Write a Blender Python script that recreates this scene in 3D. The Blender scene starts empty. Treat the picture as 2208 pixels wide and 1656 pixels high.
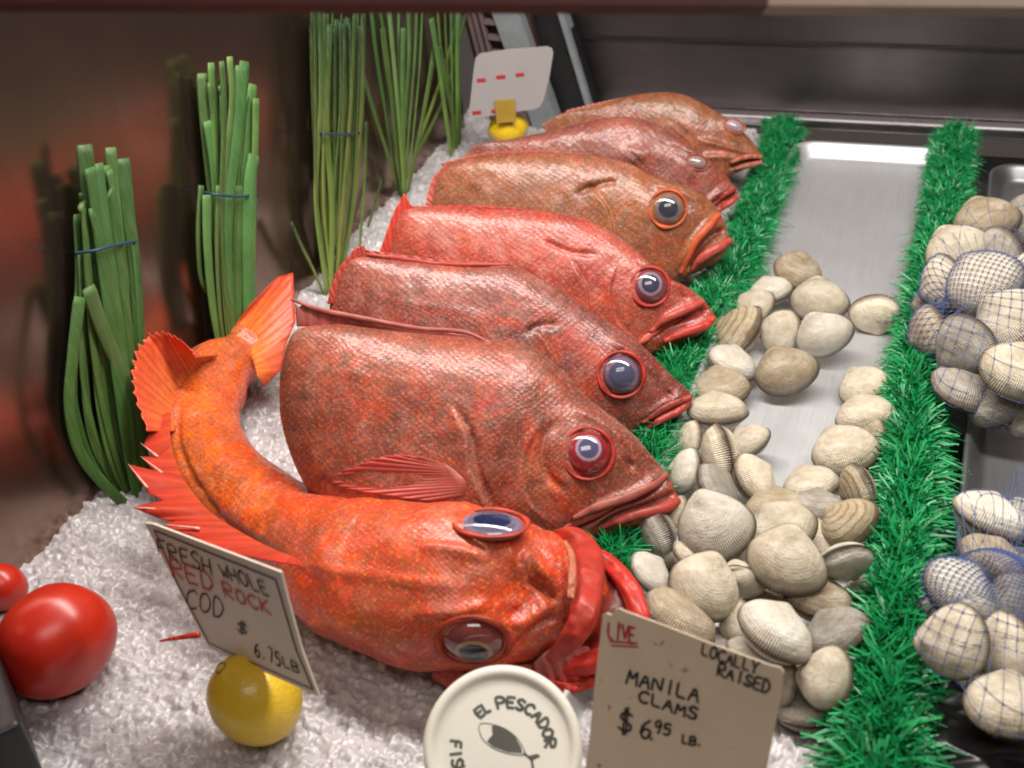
import bpy, math, random
import numpy as np
from mathutils import Vector, Matrix
from mathutils.bvhtree import BVHTree

# ------------------------------------------------------------------ camera, light, exposure
S = bpy.context.scene
COL = S.collection
FPX = 2600.0                      # focal length in photo pixels (photo is 2208 wide)
CAMH = 0.56
R = np.array([[0.93617851, -0.12220609, 0.32959895],
              [0.34128721, 0.54061786, -0.76893132],
              [-0.08421899, 0.83234488, 0.5478222]])
CAMP = np.array([0, 0, CAMH])
cam = bpy.data.objects.new('camera', bpy.data.cameras.new('camera'))
COL.objects.link(cam)
m = Matrix([list(r) + [0] for r in R] + [[0, 0, 0, 1]])
cam.matrix_world = Matrix.Translation(Vector(CAMP)) @ m
cam.data.sensor_width = 36
cam.data.lens = FPX / 2208 * 36
cam.data.clip_start = 0.02
cam.data.clip_end = 50
cam.data.dof.use_dof = True
cam.data.dof.focus_distance = 0.88
cam.data.dof.aperture_fstop = 9
S.camera = cam

W = bpy.data.worlds.new('World'); S.world = W; W.use_nodes = True
W.node_tree.nodes['Background'].inputs[0].default_value = (0.62, 0.52, 0.46, 1)
W.node_tree.nodes['Background'].inputs[1].default_value = 0.11

def area(name, loc, target, sx, sy, power, col):
    l = bpy.data.lights.new(name, 'AREA'); l.shape = 'RECTANGLE'; l.size = sx; l.size_y = sy
    l.energy = power; l.color = col
    o = bpy.data.objects.new(name, l); COL.objects.link(o); o.location = loc
    d = Vector(target) - Vector(loc)
    o.rotation_euler = d.to_track_quat('-Z', 'Y').to_euler()
    return o
area('case_tube_light', (-0.15, 0.72, 0.80), (-0.15, 0.84, 0.0), 1.1, 0.10, 16.5, (1.0, 0.955, 0.91))
area('room_side_fill', (0.35, -0.25, 1.5), (-0.2, 0.75, 0.0), 0.9, 0.4, 7.5, (1.0, 0.94, 0.89))  # broad fill lamp added on the camera side, no fixture seen there
S.view_settings.view_transform = 'Standard'
S.view_settings.look = 'None'
S.view_settings.exposure = 0.0
S.view_settings.gamma = 1
S.cycles.pixel_filter_type = 'BLACKMAN_HARRIS'
S.cycles.filter_width = 1.9

rng = np.random.default_rng(7)
rnd = random.Random(11)

# ------------------------------------------------------------------ helpers
def ray(px, py):
    return R @ np.array([px - 1104.0, 828.0 - py, -FPX])
def P(px, py, z):
    v = ray(px, py); return CAMP + v * ((z - CAMH) / v[2])
def Px(px, py, x):
    v = ray(px, py); return CAMP + v * (x / v[0])
def Pn(px, py, q, n):
    v = ray(px, py); return CAMP + v * (np.dot(q - CAMP, n) / np.dot(v, n))
def proj(A):
    c = (np.asarray(A) - CAMP) @ R
    return np.stack([1104 + FPX * c[..., 0] / -c[..., 2], 828 - FPX * c[..., 1] / -c[..., 2]], -1)
def nrm(v):
    v = np.asarray(v, float); return v / (np.linalg.norm(v) + 1e-12)
def mpp(q):
    return np.linalg.norm(q - CAMP) / FPX

def _h(i, j, k):
    n = (i * 374761393 + j * 668265263 + k * 2147483647 * 3 + 1274126177) & 0xffffffff
    n = ((n ^ (n >> 13)) * 1274126177) & 0xffffffff
    n = (n ^ (n >> 16)) & 0xffffffff
    return n / 4294967295.0
def vnoise(p):
    p = np.asarray(p, float)
    i = np.floor(p).astype(np.int64); f = p - i; f = f * f * (3 - 2 * f)
    r = 0
    for a in (0, 1):
        for b in (0, 1):
            for c in (0, 1):
                w = (f[..., 0] if a else 1 - f[..., 0]) * (f[..., 1] if b else 1 - f[..., 1]) * (f[..., 2] if c else 1 - f[..., 2])
                r = r + w * _h(i[..., 0] + a, i[..., 1] + b, i[..., 2] + c)
    return r
def fbm(p, o=4):
    s = 0; a = .5; t = 0
    for k in range(o):
        s = s + a * vnoise(np.asarray(p) * (2 ** k) + 17.3 * k); t += a; a *= .5
    return s / t

def catmull(pts, n):
    P_ = np.asarray(pts, float); m_ = len(P_)
    E_ = np.vstack([2 * P_[0] - P_[1], P_, 2 * P_[-1] - P_[-2]])
    u = np.linspace(0, m_ - 1, n); i = np.minimum(u.astype(int), m_ - 2); f = (u - i)[:, None]
    a, b, c, d = E_[i], E_[i + 1], E_[i + 2], E_[i + 3]
    return .5 * (2 * b + (c - a) * f + (2 * a - 5 * b + 4 * c - d) * f ** 2 + (3 * b - a - 3 * c + d) * f ** 3)
def linear(pts, n):
    P_ = np.asarray(pts, float); u = np.linspace(0, len(P_) - 1, n); i = np.minimum(u.astype(int), len(P_) - 2)
    f = (u - i)[:, None]; return P_[i] * (1 - f) + P_[i + 1] * f

def tag(o, label=None, cat=None, group=None, kind=None):
    if label: o['label'] = label
    if cat: o['category'] = cat
    if group: o['group'] = group
    if kind: o['kind'] = kind
    return o
def mk(name, V, F, mat, parent=None, col=None, aux=None, smooth=True, origin=None, solid=None):
    V = np.asarray(V, float)
    if parent is not None:
        org = WORLD_LOC.get(parent, np.zeros(3))
    elif origin is not None:
        org = np.asarray(origin, float)
    else:
        org = np.array([V[:, 0].mean(), V[:, 1].mean(), V[:, 2].min()])
    me = bpy.data.meshes.new(name)
    me.from_pydata((V - org).tolist(), [], [tuple(int(a) for a in f) for f in F])
    if smooth: me.polygons.foreach_set('use_smooth', [True] * len(me.polygons))
    if col is not None:
        at = me.color_attributes.new('Col', 'FLOAT_COLOR', 'POINT')
        c = np.ones((len(V), 4)); c[:, :3] = col
        at.data.foreach_set('color', c.ravel())
    if aux is not None:
        at = me.attributes.new('Scale', 'FLOAT_VECTOR', 'POINT'); at.data.foreach_set('vector', np.column_stack([aux, np.zeros(len(V))]).astype(float).ravel())
    me.materials.append(mat)
    o = bpy.data.objects.new(name, me); COL.objects.link(o)
    if parent is not None:
        o.parent = parent
    else:
        o.location = org
    WORLD_LOC[o] = org
    if solid:
        md = o.modifiers.new('thickness', 'SOLIDIFY'); md.thickness = solid; md.offset = 0
    return o
WORLD_LOC = {}
def thing(name, loc, label, cat, group=None):
    o = bpy.data.objects.new(name, None); COL.objects.link(o); o.location = loc
    o.empty_display_size = .02
    WORLD_LOC[o] = np.asarray(loc, float)
    return tag(o, label, cat, group)

def grid_faces(n, m_, wrap=False, flip=False):
    F = []
    mm = m_ if wrap else m_ - 1
    for i in range(n - 1):
        for j in range(mm):
            a = i * m_ + j; b = i * m_ + (j + 1) % m_; c = (i + 1) * m_ + (j + 1) % m_; d = (i + 1) * m_ + j
            F.append((a, d, c, b) if flip else (a, b, c, d))
    return F
def tube(pts, rad, seg=12, flat=1.0, upv=(0, 0, 1), cap=True):
    pts = np.asarray(pts, float); n = len(pts); rad = np.broadcast_to(rad, (n,))
    T = np.gradient(pts, axis=0); V = []
    for i in range(n):
        t = nrm(T[i]); s = nrm(np.cross(t, upv)); u = np.cross(s, t)
        for k in range(seg):
            a = 2 * math.pi * k / seg
            V.append(pts[i] + s * math.cos(a) * rad[i] + u * math.sin(a) * rad[i] * flat)
    F = grid_faces(n, seg, True)
    if cap:
        V.append(pts[0]); V.append(pts[-1]); a = n * seg
        for k in range(seg):
            F.append((a, (k + 1) % seg, k)); F.append((a + 1, (n - 1) * seg + k, (n - 1) * seg + (k + 1) % seg))
    return np.array(V), F
class MB:
    def __init__(s): s.V = []; s.F = []; s.C = []; s.n = 0
    def add(s, V, F, c=None):
        V = np.asarray(V, float)
        s.V.append(V); s.F += [tuple(a + s.n for a in f) for f in F]; s.n += len(V)
        s.C.append(np.broadcast_to(np.array(c if c is not None else (1, 1, 1), float), (len(V), 3)))
    def build(s, name, mat, parent=None, **k):
        return mk(name, np.vstack(s.V), s.F, mat, parent, col=np.vstack(s.C), **k)
def box(x0, x1, y0, y1, z0, z1):
    V = [(x, y, z) for x in (x0, x1) for y in (y0, y1) for z in (z0, z1)]
    return np.array(V), [(0, 1, 3, 2), (4, 6, 7, 5), (0, 4, 5, 1), (2, 3, 7, 6), (0, 2, 6, 4), (1, 5, 7, 3)]
def bevel(o, w, seg=3):
    md = o.modifiers.new('bevel', 'BEVEL'); md.width = w; md.segments = seg; md.limit_method = 'ANGLE'
    return o
def bar(a, b, w, h, up=(0, 0, 1)):
    a = np.asarray(a, float); b = np.asarray(b, float); t = nrm(b - a); s = nrm(np.cross(t, up)); u = np.cross(s, t)
    V = [p + s * i * w / 2 + u * j * h / 2 for p in (a, b) for i, j in ((-1, -1), (1, -1), (1, 1), (-1, 1))]
    return np.array(V), [(0, 3, 2, 1), (4, 5, 6, 7), (0, 1, 5, 4), (1, 2, 6, 5), (2, 3, 7, 6), (3, 0, 4, 7)]

# ------------------------------------------------------------------ materials
class NT:
    def __init__(s, name):
        s.m = bpy.data.materials.new(name); s.m.use_nodes = True; s.t = s.m.node_tree; s.b = s.t.nodes['Principled BSDF']
    def n(s, typ, **k):
        o = s.t.nodes.new(typ)
        for a, b in k.items():
            if a.startswith('i_'): o.inputs[a[2:].replace('_', ' ')].default_value = b
            else: setattr(o, a, b)
        return o
    def l(s, a, b): s.t.links.new(a, b)
    def set(s, **k):
        for a, b in k.items(): s.b.inputs[a.replace('_', ' ')].default_value = b
    def coord(s, kind='Object'):
        return s.n('ShaderNodeTexCoord').outputs[kind]
    def noise(s, scale, detail=3, rough=.5, vec=None, out='Fac'):
        o = s.n('ShaderNodeTexNoise'); o.inputs['Scale'].default_value = scale; o.inputs['Detail'].default_value = detail
        o.inputs['Roughness'].default_value = rough
        s.l(vec if vec is not None else s.coord(), o.inputs['Vector']); return o.outputs[out]
    def ramp(s, fac, stops):
        o = s.n('ShaderNodeValToRGB'); e = o.color_ramp.elements
        while len(e) < len(stops): e.new(.5)
        for k, (p, c) in enumerate(stops):
            e[k].position = p; e[k].color = (*c, 1) if not isinstance(c, (int, float)) else (c, c, c, 1)
        s.l(fac, o.inputs['Fac']); return o.outputs['Color']
    def mix(s, fac, a, b, mode='MIX'):
        o = s.n('ShaderNodeMix', data_type='RGBA', blend_type=mode)
        if isinstance(fac, (int, float)): o.inputs[0].default_value = fac
        else: s.l(fac, o.inputs[0])
        for q, v in ((6, a), (7, b)):
            if isinstance(v, tuple): o.inputs[q].default_value = (*v, 1)
            else: s.l(v, o.inputs[q])
        return o.outputs[2]
    def attr(s): return s.n('ShaderNodeAttribute', attribute_name='Col').outputs['Color']
    def base(s, c): s.l(c, s.b.inputs['Base Color'])
    def bump(s, h, dist, strength=1.0, prev=None):
        o = s.n('ShaderNodeBump'); o.inputs['Strength'].default_value = strength; o.inputs['Distance'].default_value = dist
        s.l(h, o.inputs['Height'])
        if prev is not None: s.l(prev, o.inputs['Normal'])
        s.l(o.outputs[0], s.b.inputs['Normal']); return o.outputs[0]
def plain(name, c, rough=.5, metal=0, coat=0, noise=.15, nscale=40, bumpd=0, bscale=200, spec=.5):
    t = NT(name); t.set(Roughness=rough, Metallic=metal, Coat_Weight=coat, Specular_IOR_Level=spec)
    f = t.noise(nscale, 4)
    d = tuple(x * (1 - noise) for x in c); u = tuple(min(1, x * (1 + noise)) for x in c)
    t.base(t.ramp(f, [(.3, d), (.7, u)]))
    if bumpd: t.bump(t.noise(bscale, 4), bumpd)
    return t.m

def fish_skin(name, spot, dark, spotamt=.5, coat=.36):
    t = NT(name); a = t.attr()
    n1 = t.noise(330, 4, .65); n2 = t.noise(120, 4, .7); n3 = t.noise(38, 5, .6); n4 = t.noise(430, 3, .6); n6 = t.noise(55, 5, .65)
    wine = tuple(x * y for x, y in zip(dark, (1.3, .8, .8)))
    c = t.mix(t.ramp(n3, [(.42, 0), (.62, .55)]), a, wine)
    c = t.mix(t.ramp(n6, [(.50, 0), (.68, .40)]), c, (.50, .24, .19))
    c = t.mix(t.ramp(n1, [(.54, 0), (.64, spotamt)]), c, spot)
    c = t.mix(t.ramp(n2, [(.50, 0), (.66, .75)]), c, dark)
    c = t.mix(t.ramp(n4, [(.50, 0), (.62, .65)]), c, dark)
    c = t.mix(t.ramp(t.noise(620, 2, .5), [(.57, 0), (.66, .30)]), c, (.60, .32, .24))
    sx = t.n('ShaderNodeSeparateXYZ'); t.l(t.n('ShaderNodeAttribute', attribute_name='Scale').outputs['Vector'], sx.inputs[0])
    def mth(op, a_, b_=None):
        o = t.n('ShaderNodeMath', operation=op)
        for i_, q_ in enumerate((a_, b_)):
            if q_ is None: continue
            if isinstance(q_, (int, float)): o.inputs[i_].default_value = q_
            else: t.l(q_, o.inputs[i_])
        return o.outputs[0]
    sa = mth('ABSOLUTE', mth('SINE', mth('MULTIPLY', mth('ADD', sx.outputs[0], mth('MULTIPLY', sx.outputs[1], 1.25)), 1.6)))
    sb = mth('ABSOLUTE', mth('SINE', mth('MULTIPLY', mth('SUBTRACT', sx.outputs[0], mth('MULTIPLY', sx.outputs[1], 1.25)), 1.6)))
    sc = mth('MULTIPLY', sa, sb)
    c = t.mix(t.ramp(sc, [(.0, .30), (.35, 0)]), c, tuple(x * .8 for x in dark))
    t.base(c)
    v = t.n('ShaderNodeTexVoronoi', feature='F1'); v.inputs['Scale'].default_value = 520; t.l(t.coord(), v.inputs['Vector'])
    b = t.bump(sc, .00035, .35)
    b = t.bump(v.outputs['Distance'], .0003, .35, b)
    t.l(t.bump(t.noise(150, 3, .5), .0008, .4, b), t.b.inputs['Coat Normal'])
    b = t.bump(t.noise(80, 4, .5), .0006, .4, b)
    t.l(b, t.b.inputs['Normal'])
    t.l(t.ramp(n2, [(.3, .38), (.7, .56)]), t.b.inputs['Roughness'])
    t.set(Coat_Weight=coat, Coat_Roughness=.22, Specular_IOR_Level=.4, Subsurface_Weight=.05, Subsurface_Scale=.004)
    t.b.inputs['Subsurface Radius'].default_value = (1, .3, .15)
    return t.m
def fin_mat(name):
    t = NT(name); t.base(t.mix(t.ramp(t.noise(180, 4), [(.35, 0), (.7, .5)]), t.attr(), (.42, .05, .025)))
    t.set(Roughness=.45, Specular_IOR_Level=.25, Coat_Weight=.14, Coat_Roughness=.2, Subsurface_Weight=.1, Subsurface_Scale=.003)
    t.b.inputs['Subsurface Radius'].default_value = (1, .3, .15)
    t.bump(t.noise(260, 3), .0005, .6); return t.m
M = {}
M['skin_a'] = fish_skin('red_brown_fish_skin', (.60, .105, .035), (.13, .05, .03), .8)
M['skin_b'] = fish_skin('dark_red_fish_skin', (.45, .06, .03), (.11, .04, .03), .6)
M['skin_c'] = fish_skin('bright_red_fish_skin', (.72, .12, .05), (.25, .05, .035), .75)
M['skin_d'] = fish_skin('olive_brown_fish_skin', (.42, .14, .04), (.12, .055, .025), .6)
M['skin_e'] = fish_skin('purple_brown_fish_skin', (.35, .10, .06), (.14, .05, .04), .5)
M['skin_f'] = fish_skin('orange_fish_skin', (.92, .24, .02), (.30, .07, .02), .75, .36)
M['fin'] = fin_mat('fish_fin')
M['lip'] = fin_mat('fish_lip')
def eye_mat():
    t = NT('fish_eye'); t.base(t.attr()); t.set(Roughness=.08, Coat_Weight=1.0, Coat_Roughness=.03); return t.m
M['eye'] = eye_mat()

def clam_mat(name, lo, hi, band, bandamt):
    t = NT(name)
    a = t.n('ShaderNodeSeparateColor'); t.l(t.attr(), a.inputs[0])
    rho, th = a.outputs[0], a.outputs[1]
    oi = t.n('ShaderNodeObjectInfo').outputs['Random']
    addv = t.n('ShaderNodeVectorMath', operation='ADD')
    cx = t.n('ShaderNodeCombineXYZ')
    for q in range(3): t.l(oi, cx.inputs[q])
    sc = t.n('ShaderNodeVectorMath', operation='SCALE'); sc.inputs['Scale'].default_value = 37
    t.l(cx.outputs[0], sc.inputs[0]); t.l(t.coord(), addv.inputs[0]); t.l(sc.outputs[0], addv.inputs[1])
    vec = addv.outputs[0]
    nz = t.noise(3.2, 4, .6, vec)
    # rings
    def ring(freq, dist):
        m1 = t.n('ShaderNodeMath', operation='MULTIPLY'); t.l(rho, m1.inputs[0]); m1.inputs[1].default_value = freq
        m2 = t.n('ShaderNodeMath', operation='MULTIPLY_ADD'); t.l(nz, m2.inputs[0]); m2.inputs[1].default_value = dist; t.l(m1.outputs[0], m2.inputs[2])
        s = t.n('ShaderNodeMath', operation='SINE'); t.l(m2.outputs[0], s.inputs[0])
        q = t.n('ShaderNodeMath', operation='MULTIPLY_ADD'); t.l(s.outputs[0], q.inputs[0]); q.inputs[1].default_value = .5; q.inputs[2].default_value = .5
        return q.outputs[0]
    r1 = ring(38, 6); r2 = ring(120, 5)
    ml = t.n('ShaderNodeMath', operation='MULTIPLY'); t.l(th, ml.inputs[0]); ml.inputs[1].default_value = 520
    rs = t.n('ShaderNodeMath', operation='SINE'); t.l(ml.outputs[0], rs.inputs[0])
    c = t.mix(t.ramp(t.noise(4.5, 5, .6, vec), [(.3, 0), (.7, 1)]), lo, hi)
    c = t.mix(t.ramp(r1, [(.62, 0), (.98, bandamt * .8)]), c, band)
    c = t.mix(t.ramp(r2, [(.6, 0), (1, bandamt * .3)]), c, band)
    c = t.mix(t.ramp(t.noise(14, 5, .7, vec), [(.56, 0), (.7, .35)]), c, (.20, .14, .08))
    c = t.mix(t.ramp(rho, [(.0, .45), (.22, .0)]), c, (.36, .27, .18))
    c = t.mix(t.ramp(rho, [(.91, .0), (.95, .55), (.985, .95)]), c, (.07, .045, .025))
    hv = t.n('ShaderNodeHueSaturation'); t.l(c, hv.inputs['Color'])
    mr = t.n('ShaderNodeMapRange'); t.l(oi, mr.inputs[0]); mr.inputs[3].default_value = .82; mr.inputs[4].default_value = 1.08
    t.l(mr.outputs[0], hv.inputs['Value'])
    t.base(hv.outputs[0])
    t.set(Roughness=.36, Specular_IOR_Level=.5, Coat_Weight=.15, Coat_Roughness=.25)
    b = t.bump(r2, .002, .10); b = t.bump(rs.outputs[0], .008, .4, b)
    t.bump(t.noise(9, 3, .6, vec), .004, .3, b)
    return t.m
CLM = [clam_mat('white_clam_shell', (.55, .49, .39), (.72, .67, .57), (.42, .34, .24), .10),
       clam_mat('cream_clam_shell', (.49, .41, .29), (.70, .62, .48), (.32, .23, .14), .12),
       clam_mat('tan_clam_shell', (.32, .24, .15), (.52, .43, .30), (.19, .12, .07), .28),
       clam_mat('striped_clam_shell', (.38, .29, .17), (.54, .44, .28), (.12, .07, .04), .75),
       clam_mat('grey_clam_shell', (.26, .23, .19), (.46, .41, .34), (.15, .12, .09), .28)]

def ice_mat():
    t = NT('crushed_ice')
    v = t.n('ShaderNodeTexVoronoi', feature='F1'); v.inputs['Scale'].default_value = 190; t.l(t.coord(), v.inputs['Vector'])
    v2 = t.n('ShaderNodeTexVoronoi', feature='F1'); v2.inputs['Scale'].default_value = 420; t.l(t.coord(), v2.inputs['Vector'])
    c = t.mix(t.ramp(t.noise(22, 5, .6), [(.35, 0), (.7, 1)]), (.35, .32, .32), (.53, .50, .50))
    c = t.mix(t.ramp(v.outputs['Color'], [(.3, 0), (.9, .35)]), c, (.62, .58, .58))
    t.base(c)
    b = t.bump(v.outputs['Color'], .0007, .3); b = t.bump(v2.outputs['Color'], .0005, .35, b)
    t.bump(t.noise(160, 4, .75), .0008, .4, b)
    t.set(Roughness=.30, Subsurface_Weight=.6, Subsurface_Scale=.008, Specular_IOR_Level=.6)
    t.b.inputs['Subsurface Radius'].default_value = (1, .9, .85)
    return t.m
M['ice'] = ice_mat()
def steel(name, c, rough, streak, aniso=0, metal=1.0, blotch=.25):
    t = NT(name); mp = t.n('ShaderNodeMapping'); t.l(t.coord(), mp.inputs['Vector']); mp.inputs['Scale'].default_value = streak
    n1 = t.noise(1, 4, .6, mp.outputs[0]); n2 = t.noise(9, 5, .6)
    c1 = t.mix(n1, tuple(x * .78 for x in c), tuple(min(1, x * 1.15) for x in c))
    c1 = t.mix(t.ramp(n2, [(.35, 0), (.75, blotch)]), c1, tuple(x * .5 for x in c))
    t.base(c1); t.set(Metallic=metal)
    t.l(t.ramp(n2, [(.3, rough * .8), (.7, min(1, rough * 1.25))]), t.b.inputs['Roughness'])
    t.bump(n1, .0003, .25); return t.m
M['tray'] = steel('brushed_aluminium', (.66, .665, .67), .50, (600, 12, 12), metal=.80, blotch=.2)
M['tray2'] = steel('darker_aluminium', (.26, .26, .265), .42, (600, 12, 12), metal=.88, blotch=.4)  # darker aluminium than the loose clam tray
M['wall'] = steel('reflective_brown_panel', (.33, .225, .18), .23, (10, 420, 9), metal=.95)
M['back'] = steel('dull_steel_panel', (.16, .14, .145), .42, (14, 10, 400), blotch=.5)
M['edge'] = steel('bright_steel_edge', (.62, .6, .6), .3, (30, 30, 30))
M['black'] = plain('black_rubber', (.010, .010, .011), .45, noise=.3, bumpd=.0006, bscale=90)
M['plastic'] = plain('black_plastic_film', (.012, .011, .012), .3, noise=.3, bumpd=.0008, bscale=22)
M['rail'] = plain('dark_red_enamel', (.06, .004, .003), .7)
M['tanrail'] = plain('tan_rail_colour', (.34, .24, .18), .6)  # tan colour for the right stretch of the rail
M['post'] = plain('grey_painted_metal', (.21, .23, .24), .5)
M['crate'] = plain('dark_brown_plastic', (.045, .022, .02), .45)
M['cratel'] = plain('dusty_brown_plastic', (.16, .11, .11), .5)

# ------------------------------------------------------------------ setting
XW = -0.585                     # left wall plane
ICE_N = (150, 300)
def ice_sheet():
    x = np.linspace(-.60, -.02, 520); y = np.linspace(.20, 1.36, 900)
    X, Yg = np.meshgrid(x, y, indexing='ij'); p = np.stack([X, Yg, X * 0], -1).reshape(-1, 3)
    z = .002 + .016 * (fbm(p * 14, 3) - .35) + .003 * (fbm(p * 75 + 5, 3) - .5)
    # angular chips: piecewise constant cell offsets with jittered cells
    for sc, am in ((130, .0042), (240, .0026)):
        q = p * sc; q = q + 1.3 * np.stack([vnoise(q * .7), vnoise(q * .7 + 40), 0 * q[:, 0]], -1)
        c = np.floor(q).astype(int); hh = _h(c[:, 0], c[:, 1], c[:, 0] * 0 + 3)
        fr = q - c - .5
        tx = _h(c[:, 0], c[:, 1], c[:, 0] * 0 + 8) - .5; ty = _h(c[:, 0], c[:, 1], c[:, 0] * 0 + 9) - .5
        z += am * (hh - .5 + fr[:, 0] * tx + fr[:, 1] * ty)
    # heap rising along the left wall and towards the front, dipping under the tray
    z += .012 * np.exp(-((p[:, 0] + .60) / .06) ** 2)
    z -= .03 * np.clip((p[:, 0] + .24) / .05, 0, 1) * np.clip((p[:, 1] - .47) / .05, 0, 1)
    p[:, 2] = z
    F = grid_faces(520, 900, flip=True); r_ = np.random.default_rng(5); VV = [p]; n = len(p)
    o = mk('crushed_ice', np.vstack(VV), F, M['ice'], smooth=True, origin=(0, 0, 0))
    tag(o, 'crushed ice spread across the display case under the fish', None, None, 'stuff')
ice_sheet()
tag(mk('case_floor', *box(-.75, .9, .1, 1.40, -.06, -.03), M['black'], smooth=False), kind='structure')

w = mk('side_wall', *box(XW - .02, XW, .05, 1.30, -.03, .75), M['wall'], smooth=False)
tag(w, 'dark reflective brown metal panel behind the green onion bunches', 'wall panel')
bwl = thing('back_wall', (0, 1.39, 0), 'dull grey steel panel closing the case behind the trays', 'wall panel')
mk('panel', *box(-.50, 1.2, 1.388, 1.40, .0, .9), M['back'], bwl, smooth=False)
bevel(mk('steel_lip', *box(-.48, 1.2, 1.366, 1.386, .004, .018), M['edge'], bwl, smooth=False), .003)
mk('seam', *box(-.45, 1.2, 1.3845, 1.387, .098, .101), M['black'], bwl, smooth=False)

# top rail crossing the very top of the view
a0 = CAMP + ray(-1500, -4) / FPX * .47; a1 = CAMP + ray(1650, 6) / FPX * .47; a2 = CAMP + ray(3900, 22) / FPX * .47
up = nrm(R[:, 1]); th = .020
t_ = thing('case_rail', (a0 + a1) / 2, 'dark red rail crossing the top of the case with a tan end', 'rail')
mk('red_rail', *bar(a0 + up * (th / 2 - .0028), a1 + up * (th / 2 - .0028), .012, th, up), M['rail'], t_, smooth=False)
mk('tan_rail', *bar(a1 + up * (th / 2 - .0028), a2 + up * (th / 2 - .0028), .012, th, up), M['tanrail'], t_, smooth=False)

# corner frame between side wall and back wall
def leaning(name, pa, pb, ya, wd, mat, label, cat, extra=None):
    va = ray(*pa); a = CAMP + va * (ya / va[1]); vb = ray(*pb); b = CAMP + vb * (ya / vb[1])
    d = nrm(b - a); a = a - d * .3
    o = mk(name, *bar(a, b, wd, .02, (0, 1, 0)), mat, smooth=False)
    return tag(o, label, cat), a, b
leaning('metal_post', (1095, 20), (1190, 290), 1.33, .033, M['post'], 'pale grey leaning post behind the white price card', 'post')
leaning('black_panel', (1170, 20), (1255, 290), 1.36, .062, M['black'], 'black leaning panel between the grey post and steel back wall', 'panel')
leaning('steel_trim', (1213, 20), (1285, 260), 1.352, .007, M['post'], 'thin grey metal trim along the edge of the black panel', 'trim')
def crate():
    yb = 1.34
    f = lambda x, y: CAMP + ray(x, y) * (yb / ray(x, y)[1])
    t = thing('slatted_crate', f(1060, 130), 'dark brown slatted crate edge behind the tall onions', 'crate')
    a = MB()
    A0, B0 = f(1060, -20), f(1140, 300)
    V, F = bar(A0, B0, .085, .01, (0, 1, 0)); a.add(V, F); a.build('side', M['crate'], t, smooth=False)
    s = MB()
    for dx in (-42, -30, -16, 28):
        V, F = bar(f(1050 + dx, -20) + [0, -.012, 0], f(1130 + dx, 300) + [0, -.012, 0], .004, .006, (0, 1, 0)); s.add(V, F)
    for k in range(9):
        yy = 5 + k * 33; xx = 1056 + (yy) * .25
        V, F = bar(f(xx - 12, yy) + [0, -.014, 0], f(xx + 26, yy + 4) + [0, -.014, 0], .006, .005, (0, 1, 0)); s.add(V, F)
    s.build('rib', M['cratel'], t, smooth=False)
crate()

# ------------------------------------------------------------------ trays
def rrect(x0, x1, y0, y1, r, z, n=8):
    pts = []
    for cx, cy, a in ((x1 - r, y1 - r, 0), (x0 + r, y1 - r, 90), (x0 + r, y0 + r, 180), (x1 - r, y0 + r, 270)):
        for k in range(n + 1):
            t = math.radians(a + 90 * k / n); pts.append((cx + r * math.cos(t), cy + r * math.sin(t), z))
    return pts
def tray(x0, x1, y0, y1, h, label, mat='tray'):
    L = [rrect(x0 - .004, x1 + .004, y0 - .004, y1 + .004, .026, h - .006), rrect(x0 - .004, x1 + .004, y0 - .004, y1 + .004, .026, h - .001),
         rrect(x0 - .0025, x1 + .0025, y0 - .0025, y1 + .0025, .026, h + .001), rrect(x0, x1, y0, y1, .024, h),
         rrect(x0 + .002, x1 - .002, y0 + .002, y1 - .002, .023, h - .003), rrect(x0 + .007, x1 - .007, y0 + .007, y1 - .007, .020, .006),
         rrect(x0 + .0085, x1 - .0085, y0 + .0085, y1 - .0085, .019, .003), rrect(x0 + .013, x1 - .013, y0 + .013, y1 - .013, .016, .0015), rrect(x0 + .0145, x1 - .0145, y0 + .0145, y1 - .0145, .015, .0014), rrect(x0 + .018, x1 - .018, y0 + .018, y1 - .018, .013, .0014)]
    n = len(L[0]); V = sum(L, []); F = grid_faces(len(L), n, True)
    V.append(((x0 + x1) / 2, (y0 + y1) / 2, .0014)); c = len(V) - 1; b = (len(L) - 1) * n
    F += [(b + k, b + (k + 1) % n, c) for k in range(n)]
    o = mk('metal_tray', V, F, M[mat]); tag(o, label, 'tray', 'metal trays side by side')
    md = o.modifiers.new('thickness', 'SOLIDIFY'); md.thickness = .0012; md.offset = -1
    return o
xl = P(1492, 850, .017)[0]
tray(xl, -.012, .36, 1.300, .017, 'shallow silver metal tray holding the loose clams between the two grass strips')
tray(.028, .30, .50, 1.268, .017, 'darker grey metal tray under the netted clams at the right', 'tray2')

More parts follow.
